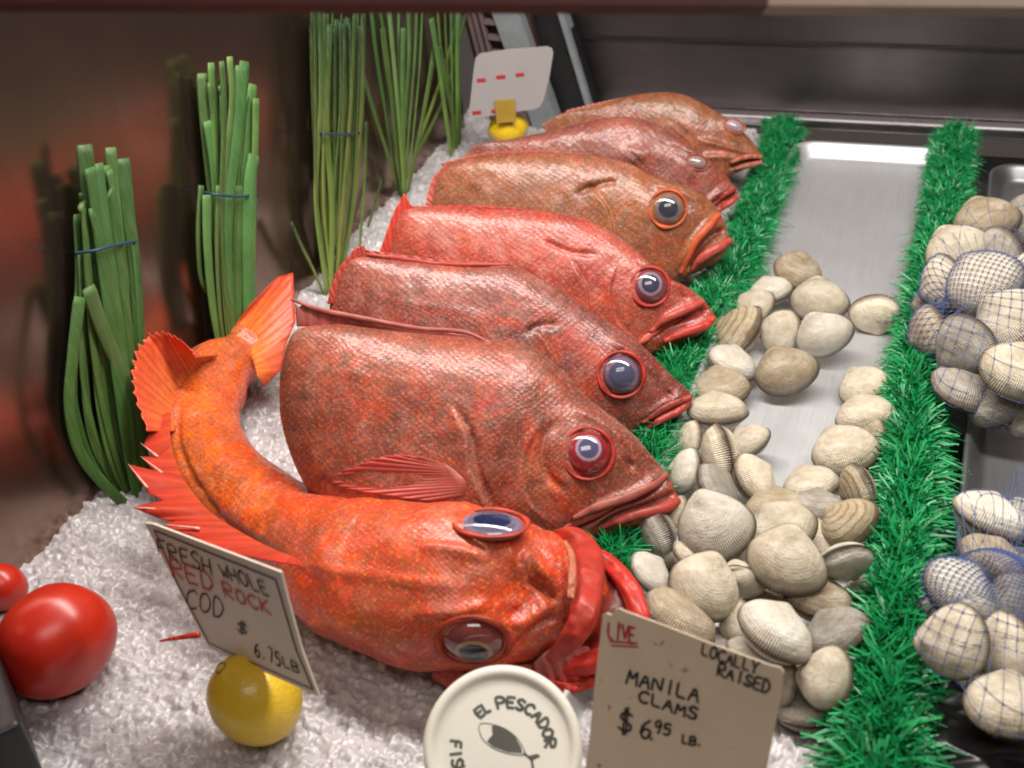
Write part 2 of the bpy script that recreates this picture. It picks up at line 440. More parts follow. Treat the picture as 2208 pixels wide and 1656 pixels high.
# ------------------------------------------------------------------ fish
def seg_dist(q, pts):
    pts = np.asarray(pts, float); best = np.full(len(q), 1e9); sgn = np.zeros(len(q)); par = np.zeros(len(q))
    for i in range(len(pts) - 1):
        a, b = pts[i], pts[i + 1]; d = b - a; L = np.dot(d, d)
        t = np.clip(((q - a) @ d) / L, 0, 1); c = a + t[:, None] * d; e = q - c; dd = np.hypot(e[:, 0], e[:, 1])
        k = dd < best; best[k] = dd[k]; sgn[k] = np.sign(d[0] * e[k, 1] - d[1] * e[k, 0]); par[k] = (i + t[k]) / (len(pts) - 1)
    return best, sgn, par
def displace(q, det, u):
    """q: photo-plan coordinates of each vertex, returns height in units of u metres"""
    h = np.zeros(len(q))
    for d in det:
        k = d[0]
        if k == 'groove':
            dd, s, t = seg_dist(q, catmull(d[1], 24)); f = np.minimum(1, 6 * np.minimum(t, 1 - t) + .15)
            h -= d[3] * np.exp(-(dd / d[2]) ** 2) * f
        elif k == 'ridge':
            dd, s, t = seg_dist(q, catmull(d[1], 24)); f = np.minimum(1, 5 * np.minimum(t, 1 - t) + .1)
            h += d[3] * np.exp(-(dd / d[2]) ** 2) * f
        elif k == 'step':
            dd, s, t = seg_dist(q, catmull(d[1], 24)); f = np.clip(6 * np.minimum(t, 1 - t), 0, 1)
            sd = dd * s; h += d[3] * f * np.where(sd > 0, np.exp(-sd / d[2]) * np.clip(sd / 4, 0, 1), -.25 * np.exp(-(sd / 7) ** 2))
        elif k == 'bump':
            _, cx, cy, rx, ry, ang, hh = d; a = math.radians(ang)
            e = q - [cx, cy]; X = e[:, 0] * math.cos(a) + e[:, 1] * math.sin(a); Y_ = -e[:, 0] * math.sin(a) + e[:, 1] * math.cos(a)
            h += hh * np.exp(-(X / rx) ** 2 - (Y_ / ry) ** 2)
    return h * u * 1.7
TONE = np.array([.72, .41, .32])
def paint(q, base, pl, seed=0):
    p3 = np.column_stack([q, np.full(len(q), seed)])
    w_ = np.stack([fbm(p3 / 26., 4), fbm(p3 / 26. + 50, 4)], -1) - .5
    qq = q + 46 * w_
    C = np.tile(np.array(base, float), (len(q), 1))
    for d in pl:
        if d[0] == 'b':
            _, cx, cy, rx, ry, ang, c, al = d; a = math.radians(ang); e = qq - [cx, cy]
            X = e[:, 0] * math.cos(a) + e[:, 1] * math.sin(a); Y_ = -e[:, 0] * math.sin(a) + e[:, 1] * math.cos(a)
            r = np.sqrt((X / rx) ** 2 + (Y_ / ry) ** 2); f = al * np.clip((1.25 - r) / .6, 0, 1)
        elif d[0] == 'l':
            dd, s, t = seg_dist(q + 10 * w_, catmull(d[1], 24)); f = d[4] * np.exp(-(dd / d[2]) ** 2); c = d[3]
        elif d[0] == 'n':
            _, sc, th_, c, al = d; f = al * np.clip((fbm(p3 / sc + seed * 3.1, 4) - th_) * 9, 0, 1)
        C = C * (1 - f[:, None]) + np.array(c) * f[:, None]
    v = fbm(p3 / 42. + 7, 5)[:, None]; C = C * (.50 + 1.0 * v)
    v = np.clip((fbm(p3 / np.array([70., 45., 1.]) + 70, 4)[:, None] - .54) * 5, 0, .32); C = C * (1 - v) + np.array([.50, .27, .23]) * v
    lum = C.mean(1, keepdims=True)
    C = lum + (C - lum) * 1.18
    return np.clip(C * TONE, .004, 1)

def scale_co(q):
    w_ = np.stack([fbm(np.column_stack([q / 70., q[:, 0] * 0]), 3), fbm(np.column_stack([q / 70. + 30, q[:, 0] * 0]), 3)], -1) - .5
    return (q + 40 * w_) / 9.0
class Fish:
    def __init__(s, name, label, top, bot, anchor, za, k, skin, base, det, pl, seed, ridge=1.0, N=300, Mf=110, Mb=26):
        s.q0 = P(anchor[0], anchor[1], za); s.n = nrm(CAMP - s.q0); s.u = mpp(s.q0)
        s.root = thing(name, (s.q0[0], s.q0[1], 0.01), label, 'fish', 'rockfish laid in a row on the ice')
        T = catmull(top, N); B = catmull(bot, N)
        pos, qs = [], []
        H = np.hypot(*(T - B).T) / 2 * s.u
        # full head, smooth closing of both ends
        s.H = H
        j = np.arange(Mf + Mb)
        tt = np.where(j < Mf, j / Mf, 1 + (j - Mf) / Mb)           # 0..1 front, 1..2 back
        ang = tt * math.pi
        lam = (1 - np.cos(ang)) / 2
        hs = np.where(tt <= 1, np.abs(np.sin(ang)) ** .78, -.75 * np.abs(np.sin(ang)) ** .9)
        s_ = np.clip(np.linspace(0, 1, N) / .28, 0, 1); s_ = .30 + .70 * s_ * s_ * (3 - 2 * s_); Hb = H * s_
        q = T[:, None, :] * (1 - lam)[None, :, None] + B[:, None, :] * lam[None, :, None]
        rays = np.stack([q[..., 0] - 1104, 828 - q[..., 1], np.full(q.shape[:2], -FPX)], -1) @ R.T
        base3 = CAMP + rays * (np.dot(s.q0 - CAMP, s.n) / (rays @ s.n))[..., None]
        q = q.reshape(-1, 2); h = (Hb[:, None] * k * hs[None, :]).reshape(-1)
        front = np.tile(tt <= 1, N)
        edge = np.clip(np.abs(np.tile(np.sin(ang), N)) * 3, 0, 1)
        dd = displace(q, det, s.u)
        nz = (fbm(np.column_stack([q / 30., np.full(len(q), seed)]), 4) - .5) * 5 * s.u
        h = h + np.where(front, (dd + nz) * edge, 0)
        V = base3.reshape(-1, 3) + s.n * h[:, None]
        s.q, s.h, s.front, s.V = q, h, front, V
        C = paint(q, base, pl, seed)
        m_ = Mf + Mb
        F = grid_faces(N, m_, True)
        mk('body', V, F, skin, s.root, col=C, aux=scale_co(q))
        s.qf = q[front]; s.hf = h[front]
    def hat(s, px, py):
        d = (s.qf[:, 0] - px) ** 2 + (s.qf[:, 1] - py) ** 2; i = np.argpartition(d, 6)[:6]
        return s.hf[i].max()
    def at(s, px, py, off=0.0, h=None):
        b = Pn(px, py, s.q0, s.n); hh = (s.hat(px, py) if h is None else h) + off * s.u
        v = nrm(CAMP - b); return b + v * hh
    def lip(s, pts, rad, off=2, col=(.45, .05, .03), flat=.7, name='lip', n=40, hs=None):
        p = catmull(pts, n); r = np.interp(np.linspace(0, 1, n), np.linspace(0, 1, len(rad)), rad) * s.u
        hh = np.array([s.hat(*a) for a in p]); hh = np.convolve(np.pad(hh, 4, mode='edge'), np.ones(9) / 9, 'valid')
        P3 = np.array([s.at(a[0], a[1], off + 3, h=b) for a, b in zip(p, hh)])
        V, F = tube(P3, r, 12, flat, s.n)
        V = V + (fbm(V * 300, 2) - .5)[:, None] * s.n * s.u * 5
        C = np.array(col) * (.45 + .6 * fbm(V * 260, 3))[:, None]
        return mk(name, V, F, M['lip'], s.root, col=C)
    def fan(s, base, tip, off0, off1, col, name='fin', nr=60, rays=16, tipcol=None, wob=1.5, h0=None, jag=0.0):
        return fan3([s.at(x, y, off0, h=h0) for x, y in base], [s.at(x, y, off1, h=h0) for x, y in tip], s.n, s.u, col, s.root, name, nr, rays, tipcol, wob, jag)
    def eye(s, px, py, r, iris, pupil, rim, rx=1.0, ry=1.0, ang=0, pr=.5, nofs=None, lift=0.0, px_off=(0, 0), halo=None):
        d = r * .9; a1, a2, a3, a4 = s.at(px - d, py), s.at(px + d, py), s.at(px, py - d), s.at(px, py + d)
        ln = nrm(np.cross(a2 - a1, a3 - a4)); ln = ln if np.dot(ln, s.n) > 0 else -ln
        c = (a1 + a2 + a3 + a4) / 4 * .55 + s.at(px, py) * .45 + s.n * (lift + 3) * s.u; c = CAMP + nrm(ray(px, py)) * np.linalg.norm(c - CAMP)
        return eye3(c, nrm(ln * .75 + nrm(CAMP - c)), r * s.u, iris, pupil, rim, s.root, rx, ry, ang, pr, px_off, halo)

def fan3(base, tip, n, u, col, root, name, nr=60, rays=16, tipcol=None, wob=1.5, jag=0.0, smoothtip=False, curl=0.0):
    nl = 14
    b = catmull(base, nr); t = catmull(tip, nr) if smoothtip else linear(tip, nr)
    if jag:
        for i in range(nr):
            k = (math.sin(i * rays * 2 * math.pi / nr) * .5 + .5) * jag + jag * .6 * rnd.random(); t[i] = t[i] + (b[i] - t[i]) * k
    V, C = [], []
    tc = np.array(tipcol if tipcol is not None else col); cc = np.array(col)
    for i in range(nr):
        for j in range(nl):
            f = j / (nl - 1); w_ = math.sin(i / nr * rays * 2 * math.pi)
            p = b[i] * (1 - f) + t[i] * f + n * u * (wob * w_ * f + curl * math.sin(math.pi * f))
            V.append(p); g = (.72 + .26 * (w_ * .5 + .5)) * (.8 + .35 * math.sin(i * 2.1 + 3 * math.sin(i * .37)) ** 2)
            C.append((cc * (1 - f) + tc * f) * g)
    return mk(name, V, grid_faces(nr, nl), M['fin'], root, col=np.array(C), solid=.0007)

def eye3(c, n, r, iris, pupil, rim, root, rx=1, ry=1, ang=0, pr=.5, poff=(0, 0), halo=None):
    right = nrm(np.cross(n, R[:, 1]) * -1); upv = np.cross(n, right); 
    if np.dot(upv, R[:, 1]) < 0: upv = -upv
    a = math.radians(ang); e1 = (right * math.cos(a) + upv * math.sin(a)); e2 = (-right * math.sin(a) + upv * math.cos(a))
    V, C = [], []; nr_, nt = 44, 64
    for i in range(nr_):
        f = i / (nr_ - 1); ph = f * math.pi / 2
        for k in range(nt):
            t = 2 * math.pi * k / nt
            x, y = math.sin(ph) * math.cos(t), math.sin(ph) * math.sin(t)
            V.append(c + (e1 * x * rx + e2 * y * ry) * r * .86 + n * r * (math.cos(ph) * .50 - .16))
            d = math.hypot(x - poff[0], (y - poff[1])) / pr
            wv = float(fbm(np.array([[x * 3, y * 3, c[0] * 90]]), 3)[0])
            if d < .85: cl = np.array(pupil) * (.8 + .5 * wv)
            elif d < 1.12: cl = np.array(halo) * (.75 + .5 * wv) if halo else np.array(iris) * .6 + np.array(pupil) * .3
            else:
                g = min(1, (f - pr) / (1.001 - pr)) if f > pr else 0
                cl = np.array(iris) * (1 - g * .6) * (.7 + .6 * wv) + np.array(rim) * g * .5
            C.append(cl)
    o = mk('eye', V, grid_faces(nr_, nt, True), M['eye'], root, col=np.array(C))
    WORLD_LOC[o] = WORLD_LOC[root]
    V, C = [], []; n1, n2 = 56, 14
    for i in range(n1):
        t = 2 * math.pi * i / n1; rr = (.085 + .03 * math.sin(t * 2 + 1 + c[0] * 60) + .018 * math.sin(5 * t + c[1] * 90) + .05 * (float(fbm(np.array([[math.cos(t) * 2, math.sin(t) * 2, c[0] * 50]]), 3)[0]) - .5)) * r
        for k in range(n2):
            p = 2 * math.pi * k / n2
            o_ = r * .95 + rr * math.cos(p)
            V.append(c + (e1 * math.cos(t) * rx + e2 * math.sin(t) * ry) * o_ + n * (rr * .85 * math.sin(p) + .04 * r))
            C.append(np.array(rim) * (.55 + .35 * math.sin(3 * t + 1) ** 2) * (1.1 if abs(math.cos(p)) < .4 else .6))
    mk('eye_rim', V, grid_faces(n1, n2, True) + [((n1 - 1) * n2 + k, (n1 - 1) * n2 + (k + 1) % n2, (k + 1) % n2, k) for k in range(n2)], M['lip'], o, col=np.array(C))
    return o

RED = (.52, .045, .02); DRED = (.30, .03, .02); ORG = (.75, .16, .04); BRN = (.16, .07, .045); PALE = (.62, .36, .28); DK = (.07, .03, .025)
# ---- fish A: the big red-brown one
A = Fish('rockfish', 'largest red-brown rockfish with red-ringed eye and spread side fin, behind the curled orange fish',
    [(604, 862), (606, 800), (636, 716), (720, 700), (800, 708), (899, 719), (1023, 730), (1137, 745), (1212, 800), (1267, 858), (1320, 898), (1367, 938), (1407, 985), (1438, 1022), (1466, 1078)],
    [(604, 870), (605, 900), (622, 965), (650, 1030), (690, 1090), (760, 1150), (850, 1190), (950, 1210), (1030, 1210), (1100, 1200), (1180, 1185), (1240, 1168), (1320, 1152), (1400, 1130), (1466, 1090)],
    (1020, 960), .080, .46, M['skin_a'], (.44, .15, .095),
    [('step', [(970, 870), (1010, 930), (1015, 1000), (1050, 1080), (1085, 1150)], 30, 7),
     ('groove', [(985, 880), (1020, 950), (1030, 1010), (1065, 1090)], 8, 5),
     ('step', [(1170, 905), (1130, 980), (1130, 1060), (1180, 1120)], 26, 4),
     ('groove', [(1436, 1030), (1380, 1068), (1320, 1092), (1265, 1120), (1220, 1138)], 8, 9),
     ('ridge', [(1430, 1018), (1375, 1052), (1315, 1075), (1250, 1105)], 11, 6),
     ('groove', [(1455, 1062), (1400, 1085), (1330, 1108), (1280, 1140)], 7, 10),
     ('ridge', [(1455, 1092), (1400, 1112), (1330, 1132)], 14, 6),
     ('groove', [(1440, 1112), (1370, 1138), (1300, 1150)], 6, 4),
     ('bump', 1267, 978, 82, 82, 0, 15), ('bump', 1267, 978, 50, 50, 0, -10), ('groove', [(1200, 905), (1165, 950), (1175, 1020), (1220, 1060)], 10, 4),
     ('ridge', [(1230, 880), (1300, 915), (1350, 960)], 13, 6), ('bump', 1350, 1000, 14, 9, 40, -6),
     ('ridge', [(640, 800), (760, 812), (900, 830), (1040, 852)], 8, .7), ('bump', 1080, 900, 60, 50, 0, 5), ('bump', 950, 820, 200, 60, 0, 6)],
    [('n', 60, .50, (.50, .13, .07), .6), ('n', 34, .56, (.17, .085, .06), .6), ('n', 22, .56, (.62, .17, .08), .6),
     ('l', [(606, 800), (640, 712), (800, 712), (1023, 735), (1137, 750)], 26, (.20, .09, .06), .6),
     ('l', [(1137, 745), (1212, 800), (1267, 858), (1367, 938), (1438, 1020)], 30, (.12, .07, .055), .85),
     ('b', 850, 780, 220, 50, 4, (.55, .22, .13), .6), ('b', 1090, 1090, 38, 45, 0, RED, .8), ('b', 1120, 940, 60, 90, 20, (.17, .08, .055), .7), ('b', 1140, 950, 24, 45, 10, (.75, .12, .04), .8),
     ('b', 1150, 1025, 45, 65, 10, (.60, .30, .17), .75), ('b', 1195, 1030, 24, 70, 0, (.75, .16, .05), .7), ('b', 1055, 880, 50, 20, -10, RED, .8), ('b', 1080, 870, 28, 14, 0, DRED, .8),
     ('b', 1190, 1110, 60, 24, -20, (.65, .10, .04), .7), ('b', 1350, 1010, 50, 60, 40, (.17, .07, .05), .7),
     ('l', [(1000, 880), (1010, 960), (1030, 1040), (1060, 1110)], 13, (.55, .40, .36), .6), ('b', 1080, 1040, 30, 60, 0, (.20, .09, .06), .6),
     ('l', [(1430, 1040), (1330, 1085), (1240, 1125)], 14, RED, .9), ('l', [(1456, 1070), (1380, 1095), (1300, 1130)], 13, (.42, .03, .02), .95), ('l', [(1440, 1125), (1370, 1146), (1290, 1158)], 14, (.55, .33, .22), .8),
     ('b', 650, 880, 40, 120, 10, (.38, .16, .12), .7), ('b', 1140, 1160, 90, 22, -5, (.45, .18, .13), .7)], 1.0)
A.eye(1267, 978, 57, (.22, .02, .025), (.07, .065, .12), (.50, .035, .03), pr=.50, lift=2, px_off=(0, .22), halo=(.30, .22, .28))
A.lip([(1440, 1022), (1405, 1046), (1350, 1072), (1290, 1092), (1235, 1118)], [6, 11, 11, 10, 5], 1, (.40, .13, .10), name='upper_lip')
A.lip([(1464, 1076), (1440, 1094), (1390, 1106), (1335, 1122), (1290, 1140)], [7, 12, 11, 9, 4], 3, (.42, .06, .045), name='lower_lip')
A.lip([(1330, 1085), (1290, 1105), (1250, 1122), (1215, 1140)], [5, 10, 10, 5], 2, (.50, .10, .07), name='jaw_plate')
A.fan([(1000, 1068), (1004, 1040), (985, 1018), (960, 1000)][::-1], [(905, 985), (850, 978), (790, 990), (740, 1012), (690, 1032), (720, 1050), (780, 1062), (860, 1075), (930, 1082)], 3, 7, (.42, .13, .11), 'pectoral_fin', 90, 15, (.55, .09, .07), 1.6, jag=.05)
A.fan([(640, 704), (720, 704), (820, 712), (920, 728), (1060, 745)], [(636, 652), (700, 664), (780, 682), (860, 700), (950, 712), (1040, 728)], -3, 2, (.30, .06, .045), 'dorsal_fin', 80, 12, (.50, .18, .15), 1.2, h0=.002, jag=.12)
A.lip([(628, 645), (690, 668), (790, 688), (900, 708), (1000, 716), (1060, 742)], [3, 6, 6, 5, 5, 3], 3, (.42, .13, .11), name='dorsal_spine')

B = Fish('rockfish', 'dark red rockfish with dark blue-grey eye and closed mouth, right behind the largest fish',
    [(712, 640), (722, 590), (760, 552), (830, 556), (920, 565), (1020, 575), (1098, 572), (1163, 600), (1247, 654), (1327, 704), (1392, 752), (1446, 808), (1480, 838), (1492, 853)],
    [(712, 650), (712, 700), (740, 760), (820, 830), (900, 880), (1000, 920), (1080, 940), (1150, 950), (1230, 960), (1300, 955), (1367, 943), (1415, 924), (1458, 895), (1490, 868)],
    (1070, 760), .080, .40, M['skin_b'], (.38, .12, .085),
    [('groove', [(1486, 862), (1440, 880), (1400, 905), (1370, 930)], 5, 5), ('ridge', [(1485, 876), (1440, 896), (1400, 920)], 10, 4), ('ridge', [(1480, 850), (1430, 868), (1380, 900)], 10, 4),
     ('bump', 1339, 808, 72, 72, 0, 13), ('bump', 1339, 808, 44, 44, 0, -9), ('step', [(1150, 700), (1190, 760), (1210, 840), (1260, 920)], 26, 5), ('groove', [(1130, 720), (1160, 705), (1200, 700)], 7, 5),
     ('ridge', [(1310, 730), (1375, 770), (1420, 815)], 10, 4), ('ridge', [(830, 650), (950, 664), (1080, 690)], 8, .8), ('bump', 1440, 850, 10, 6, 40, -4)],
    [('n', 50, .50, (.46, .15, .09), .6), ('n', 30, .55, (.14, .065, .05), .65), ('l', [(1163, 600), (1247, 654), (1392, 752), (1490, 850)], 32, (.12, .045, .035), .85),
     ('b', 930, 620, 140, 40, 6, (.50, .26, .19), .6), ('b', 1250, 740, 70, 40, 30, (.62, .10, .045), .75), ('b', 1150, 715, 70, 14, -10, DK, .8), ('b', 1270, 820, 50, 60, 0, (.60, .12, .05), .7),
     ('l', [(900, 676), (1000, 682), (1120, 700)], 8, (.66, .11, .05), .8), ('b', 1420, 870, 60, 30, -30, (.34, .04, .03), .8), ('b', 1400, 800, 40, 50, 30, (.22, .05, .04), .7), ('l', [(1486, 866), (1440, 884), (1400, 912)], 9, RED, .8)], 2.0)
B.eye(1339, 808, 51, (.09, .05, .08), (.055, .055, .095), (.50, .035, .025), pr=.74, lift=2, halo=(.16, .09, .12))
B.lip([(1490, 856), (1452, 870), (1415, 890), (1385, 912)], [7, 9, 8, 4], 1, (.32, .05, .04), name='upper_lip')
B.lip([(1488, 868), (1460, 888), (1420, 908), (1395, 926)], [6, 9, 8, 4], 2, (.42, .05, .04), name='lower_lip')
B.fan([(708, 655), (735, 650), (762, 600), (792, 552)], [(706, 655), (712, 620), (735, 575), (765, 535), (785, 528)], 2, 4, (.28, .04, .03), 'tail_fin', 60, 10, (.45, .06, .04), 1.2, h0=.004)
B.fan([(800, 556), (900, 568), (1000, 578), (1098, 578)], [(760, 534), (850, 548), (960, 562), (1098, 568)], 0, 2, (.36, .04, .03), 'dorsal_fin', 70, 12, (.5, .1, .08), 1.2, h0=.002)
B.lip([(780, 548), (850, 556), (960, 570), (1100, 570)], [4, 6, 6, 3], 3, (.42, .05, .045), name='dorsal_spine')

C_ = Fish('rockfish', 'bright red rockfish with open red mouth, between the dark red and olive-brown ones',
    [(835, 545), (840, 500), (862, 455), (900, 446), (998, 447), (1090, 452), (1165, 456), (1247, 468), (1310, 495), (1367, 535), (1426, 590), (1480, 618), (1515, 645), (1542, 682)],
    [(835, 555), (835, 600), (860, 650), (920, 690), (1000, 720), (1080, 745), (1160, 765), (1230, 775), (1300, 775), (1360, 772), (1420, 758), (1470, 738), (1507, 722), (1541, 694)],
    (1180, 600), .080, .40, M['skin_c'], (.50, .11, .07),
    [('groove', [(1525, 665), (1480, 682), (1430, 700), (1400, 725)], 7, 10), ('ridge', [(1512, 650), (1465, 670), (1415, 695)], 9, 5), ('ridge', [(1538, 692), (1490, 712), (1440, 735)], 11, 6),
     ('bump', 1401, 618, 62, 62, 0, 12), ('bump', 1401, 618, 36, 36, 0, -8), ('step', [(1230, 560), (1265, 620), (1275, 680), (1310, 740)], 24, 6), ('step', [(1330, 570), (1315, 630), (1330, 690), (1370, 730)], 18, 3),
     ('groove', [(1170, 520), (1230, 545), (1290, 550)], 6, 3), ('ridge', [(1370, 548), (1430, 592), (1470, 625)], 9, 4), ('bump', 1470, 640, 10, 6, 40, -4)],
    [('n', 50, .48, (.62, .13, .07), .7), ('n', 26, .60, (.24, .07, .05), .6), ('b', 1000, 500, 120, 36, 8, (.62, .30, .20), .55), ('b', 1130, 545, 90, 60, 20, (.66, .16, .08), .6),
     ('l', [(860, 460), (998, 447), (1165, 456), (1280, 480)], 14, (.24, .035, .03), .7), ('l', [(1300, 492), (1367, 535), (1430, 590), (1500, 640)], 20, (.20, .06, .05), .8),
     ('b', 1250, 600, 60, 30, 20, (.30, .07, .05), .6), ('b', 1300, 680, 50, 60, 0, (.74, .19, .08), .7), ('b', 1390, 710, 60, 36, -20, (.62, .22, .15), .7), ('b', 1350, 650, 30, 40, 0, (.55, .12, .07), .7),
     ('l', [(1530, 668), (1470, 690), (1410, 722)], 11, (.36, .02, .015), .95), ('l', [(1530, 705), (1480, 728)], 16, RED, .7), ('b', 1460, 650, 30, 20, 30, (.48, .24, .18), .7)], 3.0)
C_.eye(1401, 618, 43, (.16, .04, .05), (.035, .035, .06), (.46, .025, .02), pr=.60, lift=2, px_off=(0, .15), halo=(.22, .16, .2))
C_.lip([(1518, 650), (1478, 668), (1435, 688), (1402, 716)], [6, 9, 9, 4], 1, (.50, .08, .06), name='upper_lip')
C_.lip([(1541, 684), (1520, 702), (1475, 718), (1432, 736)], [7, 10, 9, 5], 3, (.55, .05, .035), name='lower_lip')
C_.lip([(1470, 684), (1430, 702), (1395, 728), (1370, 750)], [4, 8, 8, 4], 2, (.58, .10, .07), name='jaw_plate')
C_.fan([(828, 548), (850, 550), (880, 500), (905, 452)], [(818, 545), (832, 505), (850, 455), (872, 416), (884, 440), (900, 452)], 2, 5, (.45, .03, .02), 'tail_fin', 60, 9, (.62, .06, .035), 1.4, h0=.004)
C_.fan([(900, 450), (1000, 452), (1110, 456), (1180, 462)], [(885, 444), (990, 441), (1100, 446), (1180, 456)], 0, 2, (.40, .03, .02), 'dorsal_fin', 70, 14, (.6, .08, .06), 1.0, h0=.002, jag=.2)

D = Fish('rockfish', 'olive-brown rockfish with orange-rimmed black and white eye and gaping jaw, fourth from the front',
    [(930, 420), (935, 385), (975, 350), (1050, 333), (1130, 331), (1196, 331), (1262, 333), (1315, 342), (1362, 355), (1404, 378), (1460, 396), (1505, 412), (1548, 452), (1572, 508)],
    [(930, 430), (925, 470), (960, 530), (1040, 580), (1110, 600), (1180, 615), (1250, 625), (1310, 630), (1370, 628), (1420, 620), (1470, 600), (1510, 584), (1552, 560), (1577, 524)],
    (1250, 470), .080, .40, M['skin_d'], (.38, .23, .11),
    [('groove', [(1560, 492), (1525, 515), (1495, 550), (1478, 585)], 8, 11), ('ridge', [(1550, 462), (1515, 492), (1485, 530), (1462, 575)], 8, 6), ('ridge', [(1574, 520), (1535, 540), (1500, 575)], 11, 6),
     ('bump', 1440, 450, 58, 58, 0, 12), ('bump', 1440, 450, 34, 34, 0, -8), ('step', [(1270, 400), (1310, 450), (1330, 520), (1380, 600)], 22, 5), ('groove', [(1240, 420), (1290, 400), (1330, 392)], 6, 4),
     ('bump', 1276, 406, 14, 8, 0, -5), ('ridge', [(1400, 395), (1460, 410), (1520, 440)], 9, 4)],
    [('n', 44, .5, (.42, .19, .07), .7), ('n', 26, .56, (.15, .08, .045), .7), ('b', 1080, 385, 120, 40, 0, (.42, .20, .08), .6), ('b', 1300, 350, 60, 26, 15, (.50, .20, .14), .6), ('l', [(940, 390), (1000, 345), (1130, 331), (1260, 333)], 12, (.26, .06, .05), .7),
     ('b', 1360, 470, 50, 60, 30, (.48, .24, .10), .7), ('b', 1420, 540, 50, 36, -35, (.62, .14, .03), .85), ('b', 1400, 520, 60, 40, -30, (.36, .22, .16), .5), ('b', 1480, 470, 34, 44, 0, (.34, .17, .10), .6),
     ('l', [(1556, 470), (1520, 500), (1480, 560)], 9, (.78, .16, .03), .9), ('l', [(1560, 495), (1520, 525), (1490, 570)], 9, (.34, .03, .02), .95), ('l', [(1560, 545), (1520, 572)], 14, (.52, .12, .09), .8), ('b', 1460, 590, 34, 20, -20, (.52, .26, .18), .7)], 4.0)
D.eye(1440, 450, 41, (.24, .10, .05), (.03, .03, .04), (.62, .12, .03), pr=.66, lift=2, halo=(.13, .11, .13))
D.lip([(1552, 462), (1528, 488), (1500, 520), (1480, 560), (1468, 590)], [5, 8, 8, 8, 4], 1, (.62, .12, .04), name='upper_lip')
D.lip([(1577, 518), (1548, 534), (1515, 556), (1492, 582)], [7, 10, 10, 5], 3, (.50, .09, .07), name='lower_lip')
D.fan([(960, 360), (1050, 340), (1150, 334), (1262, 336)], [(948, 352), (1045, 326), (1150, 324), (1262, 330)], 0, 2, (.32, .05, .04), 'dorsal_fin', 70, 14, (.5, .14, .1), 1.0, h0=.002, jag=.2)
D.fan([(925, 450), (940, 440), (945, 395), (965, 360)], [(918, 448), (920, 425), (932, 385), (962, 352)], 1, 3, (.38, .04, .03), 'tail_fin', 40, 7, (.6, .15, .12), 1.0, h0=.003)

E_ = Fish('rockfish', 'purple-brown rockfish with dull sunken eye and a dark blotch on its back',
    [(1000, 335), (1030, 312), (1100, 300), (1160, 288), (1220, 275), (1270, 262), (1340, 251), (1400, 262), (1445, 285), (1485, 315), (1528, 344), (1560, 370), (1578, 395), (1591, 418)],
    [(1000, 345), (1030, 370), (1090, 410), (1150, 430), (1210, 445), (1270, 455), (1340, 465), (1390, 475), (1440, 480), (1480, 480), (1520, 470), (1552, 458), (1577, 440), (1591, 426)],
    (1330, 365), .072, .42, M['skin_e'], (.34, .125, .085),
    [('bump', 1503, 350, 40, 30, 20, 9), ('bump', 1503, 350, 24, 16, 20, -7), ('groove', [(1588, 415), (1555, 428), (1530, 450)], 6, 8), ('ridge', [(1588, 428), (1555, 445)], 8, 5), ('ridge', [(1578, 402), (1545, 418), (1515, 444)], 8, 4),
     ('step', [(1340, 320), (1385, 360), (1405, 410), (1450, 465)], 18, 5), ('bump', 1372, 335, 28, 22, 0, 5), ('ridge', [(1440, 300), (1500, 330), (1550, 370)], 8, 4)],
    [('n', 40, .5, (.46, .20, .14), .7), ('n', 24, .56, (.16, .06, .05), .7), ('b', 1372, 338, 26, 18, 20, (.06, .035, .035), .9), ('b', 1340, 310, 60, 26, 10, (.50, .26, .21), .6), ('b', 1485, 408, 34, 10, -10, (.70, .05, .02), .9),
     ('b', 1240, 320, 80, 30, 0, (.30, .15, .08), .6), ('l', [(1100, 300), (1220, 275), (1340, 252), (1445, 285)], 10, (.20, .07, .05), .6), ('l', [(1588, 416), (1550, 432)], 8, (.45, .04, .03), .9), ('b', 1540, 400, 30, 26, 0, (.40, .07, .05), .6)], 5.0)
E_.eye(1503, 350, 25, (.26, .17, .16), (.24, .16, .16), (.50, .10, .06), 1.0, .68, -15, pr=.5, lift=1)
E_.lip([(1585, 406), (1558, 422), (1535, 444)], [5, 7, 4], 1, (.40, .06, .05), name='upper_lip')
E_.lip([(1592, 424), (1570, 440), (1545, 456)], [5, 7, 4], 2, (.45, .07, .05), name='lower_lip')

